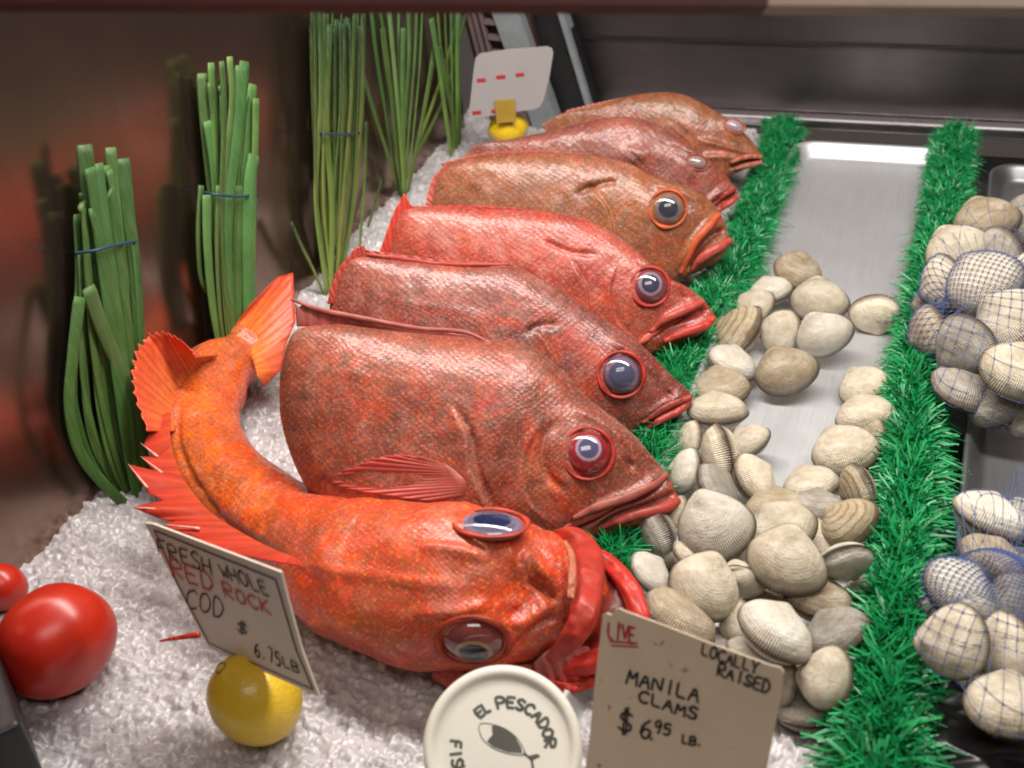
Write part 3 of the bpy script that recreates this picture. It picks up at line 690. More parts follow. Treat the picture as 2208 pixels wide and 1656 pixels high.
G = Fish('rockfish', 'orange-olive rockfish with a cloudy bulging eye, farthest of the row beside the steel wall',
    [(1170, 268), (1210, 245), (1260, 232), (1315, 218), (1360, 206), (1403, 200), (1440, 199), (1480, 206), (1528, 230), (1565, 254), (1600, 282), (1622, 305), (1638, 328), (1644, 340)],
    [(1170, 275), (1200, 300), (1250, 330), (1310, 350), (1360, 365), (1400, 375), (1440, 385), (1480, 390), (1520, 390), (1555, 384), (1590, 372), (1615, 362), (1635, 356), (1644, 350)],
    (1430, 290), .066, .42, M['skin_d'], (.42, .24, .12),
    [('bump', 1586, 272, 32, 26, 20, 7), ('step', [(1440, 260), (1490, 300), (1510, 340), (1540, 380)], 16, 5), ('groove', [(1640, 344), (1600, 348), (1570, 362)], 5, 5), ('ridge', [(1500, 300), (1570, 318), (1630, 335)], 7, 4),
     ('ridge', [(1500, 340), (1560, 338), (1600, 345)], 8, 4)],
    [('n', 36, .5, (.40, .19, .06), .7), ('n', 22, .58, (.17, .08, .04), .6), ('b', 1480, 300, 90, 36, 15, (.58, .26, .20), .7), ('b', 1440, 235, 50, 20, 20, (.30, .22, .06), .7), ('l', [(1315, 218), (1403, 200), (1480, 206), (1560, 250)], 10, (.36, .15, .04), .7),
     ('l', [(1636, 336), (1600, 326), (1560, 322)], 12, (.62, .22, .10), .7), ('b', 1560, 350, 40, 20, 0, (.50, .24, .18), .7), ('b', 1300, 260, 80, 24, -10, (.42, .15, .07), .6)], 6.0)
G.eye(1584, 272, 24, (.36, .24, .25), (.30, .22, .26), (.60, .16, .07), 1.0, .62, -22, pr=.5, lift=2)
G.lip([(1642, 338), (1610, 338), (1575, 350)], [4, 6, 3], 1, (.50, .17, .10), name='upper_lip')
G.lip([(1643, 350), (1615, 356), (1585, 364)], [4, 6, 3], 1, (.46, .16, .11), name='lower_lip')
G.fan([(1225, 245), (1290, 228), (1350, 212)], [(1215, 238), (1280, 222), (1350, 208)], 0, 1, (.45, .12, .08), 'dorsal_fin', 50, 12, (.6, .25, .2), 1.0, h0=.002, jag=.25)

# ---- curled orange fish seen from above
def orange_fish():
    st = [(545, 738, 50), (515, 770, 53), (462, 815, 76), (430, 880, 84), (434, 955, 87), (480, 1032, 90), (562, 1098, 93), (645, 1160, 106), (740, 1215, 144), (850, 1246, 164), (960, 1266, 173), (1060, 1275, 158), (1130, 1280, 140), (1190, 1282, 128), (1232, 1282, 112), (1250, 1280, 70)]
    N, Mv = 330, 140
    c = catmull(st, N); ctr = []
    for x, y, r in c:
        z = .012 + r * .00031 * .86 + .022 * max(0, 1 - len(ctr) / 90)
        ctr.append(P(x, y, z))
    ctr = np.array(ctr); u = np.array([mpp(p) for p in ctr]); rad = np.clip(c[:, 2], 5, None) * u
    sfin = np.linspace(0, 1, N)
    root = thing('rockfish', (*ctr[N // 2][:2], .01), 'bright orange rockfish curled round, both eyes facing up, red mouth gaping', 'fish', 'rockfish laid in a row on the ice')
    T = np.gradient(ctr, axis=0); V = []; nn = []
    for i in range(N):
        t = nrm(T[i]); v = nrm(CAMP - ctr[i]); s_ = nrm(np.cross(t, v)); up_ = np.cross(s_, t)
        hf = .92 - .22 * max(0, (sfin[i] - .72) / .28)
        end = 1.0
        for k in range(Mv):
            a = 2 * math.pi * k / Mv; ca, sa = math.cos(a), math.sin(a)
            rr = rad[i] * end
            d = s_ * (abs(ca) ** .92 * np.sign(ca)) + up_ * (abs(sa) ** .95 * np.sign(sa)) * hf
            V.append(ctr[i] + d * rr); nn.append(nrm(d))
    V = np.array(V); nn = np.array(nn); q = proj(V)
    front = np.einsum('ij,ij->i', nn, (CAMP - V)) > 0
    det = [('bump', 1058, 1135, 95, 50, 8, 10), ('bump', 1060, 1120, 50, 22, 8, -6), ('bump', 1018, 1385, 100, 62, 5, 12), ('bump', 1018, 1395, 62, 40, 5, -8),
           ('bump', 1120, 1275, 50, 50, 0, -9), ('ridge', [(1090, 1190), (1150, 1210), (1190, 1260)], 16, 8), ('ridge', [(1100, 1340), (1150, 1330), (1195, 1290)], 16, 7),
           ('groove', [(1140, 1240), (1170, 1265), (1200, 1300)], 10, 10), ('groove', [(1110, 1190), (1126, 1215)], 8, 7), ('bump', 1115, 1325, 14, 10, 0, -8), ('bump', 1122, 1190, 12, 9, 0, -7),
           ('ridge', [(640, 1215), (760, 1235), (900, 1255), (1000, 1262)], 12, 4), ('step', [(780, 1095), (740, 1180), (750, 1290), (800, 1395)], 60, 2),
           ('ridge', [(900, 1180), (980, 1190), (1060, 1210)], 10, 5), ('ridge', [(900, 1320), (980, 1315), (1060, 1300)], 10, 5), ('groove', [(1100, 1400), (1160, 1350), (1200, 1330)], 8, 6),
           ('groove', [(390, 860), (385, 960), (430, 1060), (510, 1140), (620, 1200)], 8, 5), ('bump', 700, 1200, 60, 50, 0, 5)]
    dd = displace(q, det, u.mean()) + (fbm(V * 70, 4) - .5) * .0045 + (fbm(V * 25 + 9, 2) - .5) * .005
    V = V + nn * np.where(front, dd, 0)[:, None]
    pl = [('n', 50, .5, (.85, .27, .04), .6), ('n', 26, .60, (.34, .08, .03), .45), ('n', 30, .50, (.72, .09, .03), .6),
          ('b', 420, 920, 40, 150, 0, (.86, .28, .03), .6), ('b', 500, 1050, 90, 40, 40, (.88, .26, .03), .6), ('l', [(375, 870), (380, 970), (430, 1070), (520, 1150), (620, 1200)], 12, (.24, .10, .06), .6),
          ('b', 830, 1390, 200, 45, 0, (.40, .04, .025), .75), ('b', 930, 1280, 150, 30, 5, (.45, .07, .03), .6), ('b', 960, 1150, 110, 35, 10, (.80, .15, .04), .7), ('b', 1030, 1230, 60, 30, 0, (.55, .18, .06), .6),
          ('b', 640, 1160, 60, 30, 30, (.62, .33, .28), .55), ('b', 860, 1180, 80, 20, -10, (.80, .30, .20), .4), ('b', 960, 1190, 50, 20, -5, (.50, .22, .19), .5), ('b', 1150, 1250, 60, 26, 30, (.30, .09, .07), .75), ('b', 1110, 1320, 40, 26, 0, (.36, .05, .05), .7),
          ('b', 1160, 1180, 60, 36, 10, (.74, .10, .05), .8), ('b', 760, 1420, 120, 22, 0, (.62, .05, .03), .6), ('b', 1190, 1350, 50, 60, 0, (.50, .05, .02), .8), ('l', [(1175, 1150), (1215, 1220), (1215, 1330), (1180, 1400)], 26, (.62, .07, .025), .7),
          ('b', 750, 1300, 60, 60, 0, (.48, .06, .03), .55), ('b', 840, 1260, 100, 40, 0, (.78, .16, .05), .5)]
    C = paint(q, (.88, .17, .028), pl, 9.0) * np.where(q[:, :1] > 560 + 80 * (fbm(np.column_stack([q / 60., q[:, 0] * 0]), 3)[:, None]), [1.20, .88, 1.2], [1.36, 1.55, .8])
    F = grid_faces(N, Mv, True)
    F.append(tuple(range(Mv))[::-1]); F.append(tuple((N - 1) * Mv + k for k in range(Mv)))
    mk('body', V, F, M['skin_f'], root, col=C, aux=scale_co(q))
    qf, Vf = q[front], V[front]
    um = u.mean()
    def surf(px, py, off=0):
        d = (qf[:, 0] - px) ** 2 + (qf[:, 1] - py) ** 2; i = np.argpartition(d, 8)[:8]
        i = i[np.argmin(np.linalg.norm(Vf[i] - CAMP, axis=1))]
        b = ray(px, py); dist = np.linalg.norm(Vf[i] - CAMP); return CAMP + nrm(b) * (dist - off * um)
    # eyes: the upper one looks away over the far side, the lower one towards us
    upn = nrm(CAMP - surf(1060, 1130)); 
    c1 = surf(1058, 1130, 14); eye3(c1, nrm(upn + R[:, 1] * 1.9), 48 * um, (.20, .17, .24), (.015, .02, .06), (.60, .05, .02), root, 1.45, 1.0, -5, .66, (.05, -.1))
    c2 = surf(1020, 1382, 6); eye3(c2, nrm(upn - R[:, 1] * .55), 58 * um, (.16, .035, .03), (.012, .018, .026), (.46, .06, .025), root, 1.15, .92, -8, .52, (.05, -.30), (.30, .17, .09))
    def tb(name, pts, rad, col, flat=.8, n=50, parent=root, tilt=None):
        p = catmull(pts, n); r = np.interp(np.linspace(0, 1, n), np.linspace(0, 1, len(rad)), rad) * um
        P3 = np.array([P(a[0], a[1], a[2]) for a in p]); V_, F_ = tube(P3, r, 24, flat, upn)
        m24 = V_[:n * 24].reshape(n, 24, 3); aa = np.arange(24) / 24 * 2 * math.pi; ss = np.linspace(0, 1, n)[:, None]
        m24 = P3[:, None] + (m24 - P3[:, None]) * (1 + .10 * np.cos(5 * aa[None] + 4 * ss + 1.5 * np.sin(9 * ss)))[..., None]; V_[:n * 24] = m24.reshape(-1, 3)
        V_ = V_ + ((fbm(V_ * [260, 260, 90], 4) - .5) * .0065 + (fbm(V_ * 60, 2) - .5) * .006)[:, None] * upn
        Cc = np.array(col) * (.35 + .75 * fbm(V_ * 160, 3))[:, None]
        return mk(name, V_, F_, M['lip'], parent, col=Cc)
    tb('upper_lip', [(1185, 1160, .072), (1235, 1162, .078), (1268, 1200, .082), (1270, 1260, .084), (1256, 1330, .080), (1225, 1385, .068), (1185, 1425, .052)], [12, 22, 26, 26, 24, 18, 10], (.50, .035, .02), .40)
    tb('gum_ridge', [(1218, 1168, .088), (1232, 1200, .092), (1234, 1250, .094), (1230, 1290, .092)], [4, 7, 8, 5], (.60, .20, .11))
    tb('lower_jaw', [(1245, 1185, .058), (1300, 1205, .060), (1345, 1250, .060), (1372, 1300, .058), (1378, 1350, .052), (1340, 1400, .040), (1270, 1430, .030), (1190, 1450, .022)], [10, 15, 17, 19, 20, 22, 20, 12], (.66, .028, .018), .6)
    tb('jaw_membrane', [(1262, 1210, .052), (1300, 1228, .050), (1328, 1268, .048), (1340, 1320, .044)], [6, 10, 11, 8], (.60, .05, .03))
    # mouth cavity
    up_edge = [P(x, y, z) for x, y, z in ((1250, 1190, .060), (1275, 1230, .060), (1272, 1290, .058), (1262, 1350, .052), (1230, 1400, .04))]
    lo_edge = [P(x, y, z) for x, y, z in ((1290, 1205, .056), (1345, 1255, .054), (1368, 1310, .05), (1350, 1380, .04), (1270, 1430, .028))]
    fan3(up_edge, lo_edge, -upn, um, (.10, .008, .007), root, 'mouth_lining', 60, 5, (.22, .015, .012), 1.5, smoothtip=True, curl=26)
    # throat membrane under the jaw
    fan3([P(x, y, z) for x, y, z in ((1150, 1430, .03), (1185, 1400, .04), (1230, 1390, .04), (1280, 1370, .036))], [P(x, y, z) for x, y, z in ((1160, 1475, .016), (1215, 1488, .014), (1270, 1478, .014), (1310, 1450, .014))], upn, um, (.50, .20, .18), root, 'throat_membrane', 70, 6, (.66, .05, .03), 4, smoothtip=True)
    tb('gill_edge', [(1168, 1465, .020), (1210, 1482, .018), (1260, 1478, .018), (1300, 1455, .018)], [6, 10, 10, 5], (.70, .05, .03))
    tb('chin_fold', [(940, 1440, .022), (1000, 1462, .018), (1070, 1468, .018), (1150, 1450, .022)], [20, 30, 30, 16], (.42, .06, .035))
    tb('pelvic_spine', [(345, 1382, .024), (380, 1376, .028), (430, 1368, .034)], [2, 4, 6], (.62, .05, .03))
    # fins
    def Z(l): return [P(*a) for a in l]
    fan3(Z([(492, 722, .055), (522, 738, .055), (545, 778, .050), (556, 812, .046)]), Z([(535, 662, .075), (598, 598, .085), (632, 588, .088), (634, 640, .075), (638, 690, .062), (617, 742, .050), (606, 797, .040), (568, 835, .034)]), upn, um, (.95, .26, .04), root, 'tail_fin', 110, 13, (.70, .075, .03), .9)
    fan3(Z([(470, 765, .070), (430, 795, .070), (395, 835, .066), (380, 885, .062), (378, 930, .060)]), Z([(418, 772, .10), (405, 748, .11), (385, 728, .115), (352, 710, .12), (316, 716, .12), (290, 748, .115), (279, 800, .108), (288, 860, .095), (314, 930, .08)]), upn, um, (.80, .22, .05), root, 'soft_dorsal_fin', 130, 20, (.85, .11, .04), .8, jag=.07)
    fan3(Z([(368, 890, 0.072), (368, 950, 0.072), (385, 1010, 0.072), (415, 1060, 0.073), (455, 1105, 0.075), (510, 1142, 0.078), (570, 1175, 0.082), (640, 1205, 0.088)]),
         Z([(308, 905, 0.070), (322, 935, 0.070), (310, 958, 0.070), (335, 992, 0.070), (305, 985, 0.072), (338, 1022, 0.070), (276, 1001, 0.076), (318, 1062, 0.070), (352, 1080, 0.070), (285, 1094, 0.076), (345, 1118, 0.070), (372, 1125, 0.070), (352, 1132, 0.072), (430, 1162, 0.075), (415, 1160, 0.076), (500, 1192, 0.080), (560, 1205, 0.084), (655, 1222, 0.090)]), upn, um, (.62, .075, .03), root, 'spiny_dorsal_fin', 150, 17, (.58, .032, .02), 1.2)
    for a, b in (((318, 1052, 0.074), (276, 1000, 0.079)), ((360, 1100, 0.073), (284, 1093, 0.078)), ((340, 985, 0.073), (303, 955, 0.076)), ((350, 1020, 0.073), (303, 984, 0.076)), ((430, 1140, 0.077), (348, 1130, 0.076))):
        p = linear([a, b], 8); P3 = np.array([P(*k) for k in p]); V_, F_ = tube(P3, np.linspace(3.4, .5, 8) * um, 8); mk('fin_spine', V_, F_, M['fin'], root, col=np.tile([.80, .45, .36], (len(V_), 1)))
orange_fish()

# ------------------------------------------------------------------ clams
def clam_mesh(seed, asp, T, gap=0.0):
    r_ = np.random.default_rng(seed); nr_, nt = 26, 64
    out = []
    for sg in (1, -1):
        V, C = [], []
        for i in range(nr_):
            rho = 1 - i / (nr_ - 1)                       # 1 at the rim .. 0 at the umbo
            for k in range(nt):
                t = 2 * math.pi * k / nt
                ox = .5 * math.cos(t); oy = asp / 2 * math.sin(t)
                pk = math.exp(-((t - math.pi / 2 - .25) / .45) ** 2); oy += .085 * pk
                oy *= 1 - .10 * math.cos(t); ox *= 1 - .10 * max(0, math.sin(t)) 
                ux, uy = -.10, asp / 2 * .90
                x = ux + (ox - ux) * rho; y = uy + (oy - uy) * rho
                ang = math.atan2(y / asp, x); 
                # normalised radius
                rr = math.hypot(x / .5, y / (asp / 2 + .02)); d = min(1, rr) if rho < 1 else 1
                d = max(d, rho ** 6 * .0)
                z = T * max(0.0, 1 - d ** 2.1) ** .70 * min(1, (1 - rho) * 7) ** .6
                z += .075 * math.exp(-(((x - ux) ** 2 + (y - uy) ** 2) / .016)) * min(1, (1 - rho) * 5)
                z += .0004 * math.sin(rho * 70 + 2 * math.sin(t * 2 + seed)) * min(1, (1 - rho) * 8)
                z += .003 * math.sin(rho * 11 + seed) * (1 - rho)
                V.append((x, y, sg * (z + gap))); C.append((rho, k / nt if k <= nt / 2 else 1 - k / nt, 0))
        if sg == 1: F = grid_faces(nr_, nt, True)
        else: F = grid_faces(nr_, nt, True, True)
        me = bpy.data.meshes.new('shell_valve'); me.from_pydata(V, [], F)
        me.polygons.foreach_set('use_smooth', [True] * len(F))
        at = me.color_attributes.new('Col', 'FLOAT_COLOR', 'POINT'); cc = np.ones((len(V), 4)); cc[:, :3] = C; at.data.foreach_set('color', cc.ravel())
        me.materials.append(CLM[0]); out.append(me)
    return out
PROTO = [clam_mesh(1, .84, .27, .005), clam_mesh(2, .76, .27, .004), clam_mesh(3, .88, .25, .006), clam_mesh(4, .72, .29, .005)]
MESHCACHE = {}
def valve_mesh(p, sgi, mi):
    k = (p, sgi, mi)
    if k not in MESHCACHE:
        me = PROTO[p][sgi].copy(); me.materials.clear(); me.materials.append(CLM[mi]); MESHCACHE[k] = me
    return MESHCACHE[k]
CL = []
def clam(px, py, wpx, roll, tilt, z, mi, label, group, p=None, yaw=0):
    loc = P(px, py, z); s = wpx * 1.12 * mpp(loc); v = nrm(CAMP - loc); r_ = nrm(np.cross(R[:, 1], v)); u_ = np.cross(v, r_)
    Bm = Matrix([[r_[i], u_[i], v[i]] for i in range(3)])
    rot = Bm @ Matrix.Rotation(math.radians(roll), 3, 'Z') @ Matrix.Rotation(math.radians(-tilt), 3, 'X') @ Matrix.Rotation(math.radians(yaw), 3, 'Y')
    o = bpy.data.objects.new('clam', None); COL.objects.link(o)
    o.matrix_world = Matrix.Translation(Vector(loc)) @ rot.to_4x4() @ Matrix.Diagonal((s, s, s, 1))
    o.empty_display_size = .3
    tag(o, label, 'clam', group)
    pi = p if p is not None else len(CL) % 4
    for sgi in (0, 1):
        c = bpy.data.objects.new('shell_valve', valve_mesh(pi, sgi, mi)); COL.objects.link(c); c.parent = o
    CL.append((o, pi, loc, s)); return o
GT = 'loose clams piled in the metal tray'
# px, py, width px, roll, tilt, height m, shell, label, proto
LOOSE = [
 (1722, 588, 98, -25, 38, .022, 2, 'brownish clam farthest up the metal tray, at the top of the small cluster'),
 (1662, 628, 84, 10, 45, .016, 0, 'small pale clam up against the far left of the small cluster, near the green strip'),
 (1628, 662, 84, 40, 20, .012, 1, 'cream clam half hidden left of the cluster beside the green strip'),
 (1768, 650, 112, -10, 15, .016, 1, 'round cream clam just below the farthest brownish clam'),
 (1886, 676, 96, 175, 12, .018, 1, 'lone round cream clam by the right green strip, apart from the cluster'),
 (1592, 716, 124, 50, 52, .018, 3, 'dark striped tan clam at the left rim of the tray, tilted up on edge'),
 (1685, 716, 92, 60, 22, .022, 1, 'cream clam in the middle of the small cluster'),
 (1779, 722, 112, 20, 5, .028, 0, 'whitest round clam in the small cluster, tips leaning right'),
 (1580, 785, 104, -28, 60, .018, 0, 'narrow pale clam showing its seam, beside the left tray rim'),
 (1697, 802, 122, 15, 18, .024, 2, 'round tan clam at the bottom of the small cluster'),
 (1556, 838, 112, 0, 25, .014, 2, 'dull tan clam under the narrow pale clam by the left rim'),
 (1548, 888, 118, 5, 40, .026, 1, 'wide cream clam below the dull tan one by the left rim'),
 (1866, 836, 100, 20, 30, .016, 1, 'cream clam against the right green strip, uppermost of the right column'),
 (1866, 896, 112, 10, 25, .026, 1, 'cream clam second down the right column against the green strip'),
 (1489, 946, 74, 80, 35, .018, 1, 'small cream clam wedged by the snout of the large fish'),
 (1554, 980, 122, 100, 66, .036, 1, 'upright clam with its dark seam facing right, in the left column'),
 (1616, 952, 88, 30, 30, .022, 1, 'cream clam behind the upright seamed clam'),
 (1480, 1014, 92, 70, 28, .024, 0, 'pale clam close to the snout of the large fish'),
 (1545, 1058, 116, -52, 62, .030, 4, 'greyish pointed clam with a steep seam under the upright one'),
 (1626, 1036, 112, -60, 30, .028, 1, 'cream clam with a dark right tip, at the edge of the empty tray'),
 (1824, 974, 128, 15, 18, .026, 1, 'large cream clam in the right column facing the empty tray'),
 (1884, 948, 84, 80, 40, .018, 2, 'tan clam tucked against the green strip behind the large cream one'),
 (1750, 1046, 108, 20, 50, .020, 1, 'cream clam with beak up at the top of the main pile'),
 (1850, 1052, 98, 100, 28, .034, 3, 'clam with thin dark growth lines under the right column'),
 (1684, 1104, 136, -5, 60, .022, 2, 'low brownish clam lying behind the centre of the main pile'),
 (1768, 1100, 116, -10, 50, .024, 4, 'grey clam lying flat behind the striped one'),
 (1545, 1138, 150, 12, 6, .048, 0, 'large ridged pale clam with fine ribs, upper left of the main pile'),
 (1832, 1130, 122, 38, 28, .036, 3, 'golden brown banded clam against the right green strip'),
 (1686, 1146, 140, 20, 12, .036, 1, 'cream clam right behind the biggest round clam'),
 (1698, 1214, 158, -25, 8, .056, 1, 'biggest round pinkish cream clam in the centre of the pile'),
 (1822, 1210, 108, 195, 58, .050, 0, 'pale clam showing a level seam beside the green strip'),
 (1418, 1152, 116, 105, 55, .022, 4, 'grey-brown upright clam under the jaw of the large fish'),
 (1455, 1108, 78, 60, 30, .026, 2, 'small tan clam just under the mouth of the large fish'),
 (1600, 1176, 78, 90, 30, .030, 1, 'small cream clam between the ridged clam and the biggest one'),
 (1402, 1238, 100, -52, 55, .026, 0, 'pale clam by the open mouth of the orange fish'),
 (1492, 1204, 92, -45, 35, .030, 1, 'cream clam peeking out below the large ridged clam'),
 (1520, 1270, 146, -32, 14, .048, 1, 'big oval cream clam left of the centre of the pile'),
 (1598, 1252, 116, 2, -58, .040, 1, 'heart shaped clam with its two beaks up, between two large clams'),
 (1468, 1332, 154, -28, 42, .040, 2, 'brown ribbed clam directly above the tan clam sign'),
 (1592, 1344, 98, 95, 30, .030, 1, 'narrow cream clam below the heart shaped one'),
 (1764, 1292, 136, -12, 40, .032, 2, 'tan clam in shade under the biggest round clam'),
 (1672, 1364, 158, -42, 32, .054, 0, 'large whitish clam with a bluish sheen and dark seam, above the sign corner'),
 (1806, 1362, 124, 30, 45, .034, 4, 'grey clam with wide growth bands beside the green strip'),
 (1622, 1422, 112, -30, 40, .034, 0, 'pale clam partly behind the top edge of the tan sign'),
 (1690, 1474, 92, 70, 35, .026, 2, 'tan clam beside the right edge of the sign'),
 (1784, 1460, 122, 75, 14, .040, 1, 'round cream clam with fine ribs near the bottom of the green strip'),
 (1740, 1532, 130, -8, 60, .012, 4, 'grey clam lying low on the ice at the bottom of the pile'),
 (1806, 1536, 92, 20, 40, .012, 2, 'tan clam at the foot of the pile by the green strip'),
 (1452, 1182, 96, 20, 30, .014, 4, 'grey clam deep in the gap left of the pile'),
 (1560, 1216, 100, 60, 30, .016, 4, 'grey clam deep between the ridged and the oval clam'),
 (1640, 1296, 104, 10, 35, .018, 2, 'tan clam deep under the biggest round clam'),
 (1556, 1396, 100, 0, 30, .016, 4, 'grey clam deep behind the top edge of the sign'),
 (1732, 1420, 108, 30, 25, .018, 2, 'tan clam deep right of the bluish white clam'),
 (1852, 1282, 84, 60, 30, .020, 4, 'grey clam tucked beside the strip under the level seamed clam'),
 (1764, 1172, 104, 0, 25, .022, 1, 'cream clam in the gap left of the level seamed clam'),
]
for k, a in enumerate(LOOSE): clam(*a[:4], a[4] + (16 if 9 < a[4] < 44 and k % 3 else 0), *a[5:7], a[7], GT, p=k % 4, yaw=rnd.uniform(-8, 8))
G1 = 'clams in the upper net bag'; G2 = 'clams in the lower net bag'
BAG1 = [
 (2128, 478, 118, 10, 20, .052, 2, 'tan clam at the very top of the upper net bag'),
 (2212, 470, 100, 60, 30, .050, 4, 'grey clam at the top right edge of the upper net bag'),
 (2066, 540, 118, 20, 15, .064, 1, 'pale broad clam in the upper left of the upper net bag'),
 (2152, 552, 108, 100, 25, .062, 4, 'greyish clam right of the pale broad one in the upper bag'),
 (2036, 612, 112, 100, 25, .066, 1, 'long upright cream clam at the left side of the upper bag'),
 (2126, 612, 140, 22, 22, .084, 1, 'bright netted golden clam in the middle of the upper bag'),
 (2218, 600, 104, 80, 30, .066, 1, 'cream clam at the right frame edge beside the golden one'),
 (2186, 694, 140, 35, 25, .080, 1, 'bright cream clam right of centre in the upper bag'),
 (2006, 716, 104, 100, 30, .050, 2, 'tan clam at the lower left side of the upper bag'),
 (2082, 744, 122, 120, 12, .070, 4, 'large grey clam below the golden one in the upper bag'),
 (2192, 808, 138, -35, 25, .066, 1, 'bright cream clam at the lower right of the upper bag'),
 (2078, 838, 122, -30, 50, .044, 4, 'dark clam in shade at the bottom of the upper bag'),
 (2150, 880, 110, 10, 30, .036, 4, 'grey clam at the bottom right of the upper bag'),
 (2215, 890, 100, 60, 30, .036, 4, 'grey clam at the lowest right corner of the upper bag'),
 (2140, 700, 110, 0, 25, .040, 2, 'tan clam deep inside the upper bag'),
 (2010, 655, 80, 80, 30, .042, 2, 'small tan clam pressed against the left side of the upper bag'),
]
BAG2 = [
 (2135, 1118, 142, -28, 62, .056, 0, 'pale clam with a long diagonal seam at the top of the lower net bag'),
 (2215, 1128, 110, 10, 30, .050, 0, 'pale clam at the frame edge beside the long seamed one'),
 (2140, 1208, 128, -32, 48, .046, 2, 'tan clam in the upper middle of the lower bag'),
 (2195, 1296, 118, 25, 30, .042, 4, 'grey clam at the right of the lower bag'),
 (2072, 1280, 150, -45, 30, .056, 0, 'white clam with a dark seam at the left of the lower bag'),
 (2060, 1382, 140, 80, 5, .070, 1, 'round netted cream clam with blue knots at the front left of the lower bag'),
 (2172, 1400, 138, 100, 20, .060, 1, 'large cream clam right of the round netted one'),
 (2178, 1526, 156, -12, 40, .056, 1, 'long cream clam lowest in the lower bag'),
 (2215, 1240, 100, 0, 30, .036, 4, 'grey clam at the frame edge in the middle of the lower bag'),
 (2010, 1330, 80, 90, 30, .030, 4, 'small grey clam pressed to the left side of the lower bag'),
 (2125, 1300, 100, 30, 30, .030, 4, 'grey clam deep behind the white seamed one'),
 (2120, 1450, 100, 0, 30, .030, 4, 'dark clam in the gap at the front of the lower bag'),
]
i0 = len(CL)
for a in BAG1: clam(*a, G1)
i1 = len(CL)
for a in BAG2: clam(*a, G2)
i2 = len(CL)

# ------------------------------------------------------------------ nets
def net(clams, cpx, rx, ry, rz, label, rmin, extra=None, nu=192, nv=96):
    VV, FF = [], []; n = 0
    for o, pi, loc, s in clams:
        for sgi in (0, 1):
            me = PROTO[pi][sgi]; mw = o.matrix_world
            # matrix_world from the basis just set
            for v in me.vertices: VV.append(mw @ v.co)
            for f in me.polygons: FF.append([a + n for a in f.vertices])
            n += len(me.vertices)
    bv = BVHTree.FromPolygons(VV, FF)
    c = np.mean([k[2] for k in clams], 0); v = nrm(CAMP - c)
    ax = nrm(np.array([.80, .25, .55])); r_ = nrm(np.cross((0, 1, 0), ax)); u_ = np.cross(ax, r_)
    rad = np.zeros((nu, nv)); dirs = np.zeros((nu, nv, 3))
    for i in range(nu):
        for j in range(nv):
            a = 2 * math.pi * i / nu; b = (j / (nv - 1)) * math.pi * .96
            d = nrm(r_ * math.cos(a) * math.sin(b) + u_ * math.sin(a) * math.sin(b) + ax * math.cos(b)); dirs[i, j] = d
            hit = bv.ray_cast(Vector(c + d * .3), Vector(-d), .3)
            rad[i, j] = .3 - hit[3] if hit[0] is not None else rmin
    rad[:, 0] = rad[:, 0].max(); raw = rad.copy()
    for _ in range(14):
        pd = np.concatenate([rad[:, :1], rad, rad[:, -1:]], 1)
        rad = np.maximum(raw, (np.roll(rad, 1, 0) + np.roll(rad, -1, 0) + pd[:, 2:] + pd[:, :-2]) / 4)
    pts = c + dirs * (rad + .0012)[..., None]
    mb = MB(); kn = MB(); st = 4
    def line(p):
        V, F = tube(p, .00017, 4, cap=False, upv=v); mb.add(V, F)
    def knot(q, a=.0008):
        V = q + a * np.array([(1, 0, 0), (-1, 0, 0), (0, 1, 0), (0, -1, 0), (0, 0, 1), (0, 0, -1)])
        kn.add(V, [(0, 2, 4), (2, 1, 4), (1, 3, 4), (3, 0, 4), (2, 0, 5), (1, 2, 5), (3, 1, 5), (0, 3, 5)])
    for i in range(0, nu, st):
        for sg in (1, -1):
            lo = 1 if i % (2 * st) == 0 else int(nv * .16); line(np.array([pts[(i + sg * j) % nu, j] for j in range(lo, nv - lo)]))
        for j in range(st // 2, nv, st // 2): knot(pts[(i + j) % nu, j])
    if extra:
        A_, B_, C2, D_ = [P(*e) for e in extra]; k1, k2 = 22, 8
        g = lambda s, t: (A_ * (1 - s) + B_ * s) * (1 - t) + (D_ * (1 - s) + C2 * s) * t + np.array([0, 0, -.012 * math.sin(math.pi * s) * (1 - .3 * t)])
        for i in range(-k2, k1):
            for sg in (1, -1):
                p = [g((i + (j if sg > 0 else k2 - j)) / k1, j / k2) for j in range(k2 + 1) if 0 <= i + (j if sg > 0 else k2 - j) <= k1]
                if len(p) > 1: line(np.array(p))
                if sg > 0:
                    for q in p:
                        a = .0009; V = q + a * np.array([(1, 0, 0), (-1, 0, 0), (0, 1, 0), (0, -1, 0), (0, 0, 1), (0, 0, -1)])
                        kn.add(V, [(0, 2, 4), (2, 1, 4), (1, 3, 4), (3, 0, 4), (2, 0, 5), (1, 2, 5), (3, 1, 5), (0, 3, 5)])
    t = thing('net_bag', (c[0], c[1], .003), label, 'net bag', 'blue net bags of clams')
    mb.build('netting', M['net'], t); kn.build('knots', M['net'], t, smooth=False)
M['net'] = plain('blue_net', (.07, .11, .27), .5, noise=.1)
bpy.context.view_layer.update()
net(CL[i0:i1], (2125, 690, .04), .085, .092, .05, 'upper blue net bag packed with clams at the right frame edge', .03)
net(CL[i1:i2], (2150, 1330, .03), .06, .075, .045, 'lower blue net bag of clams with loose netting pulled upwards', .03, [(2270, 900, .10), (1990, 1250, .02), (2060, 1300, .045), (2290, 1120, .07)])

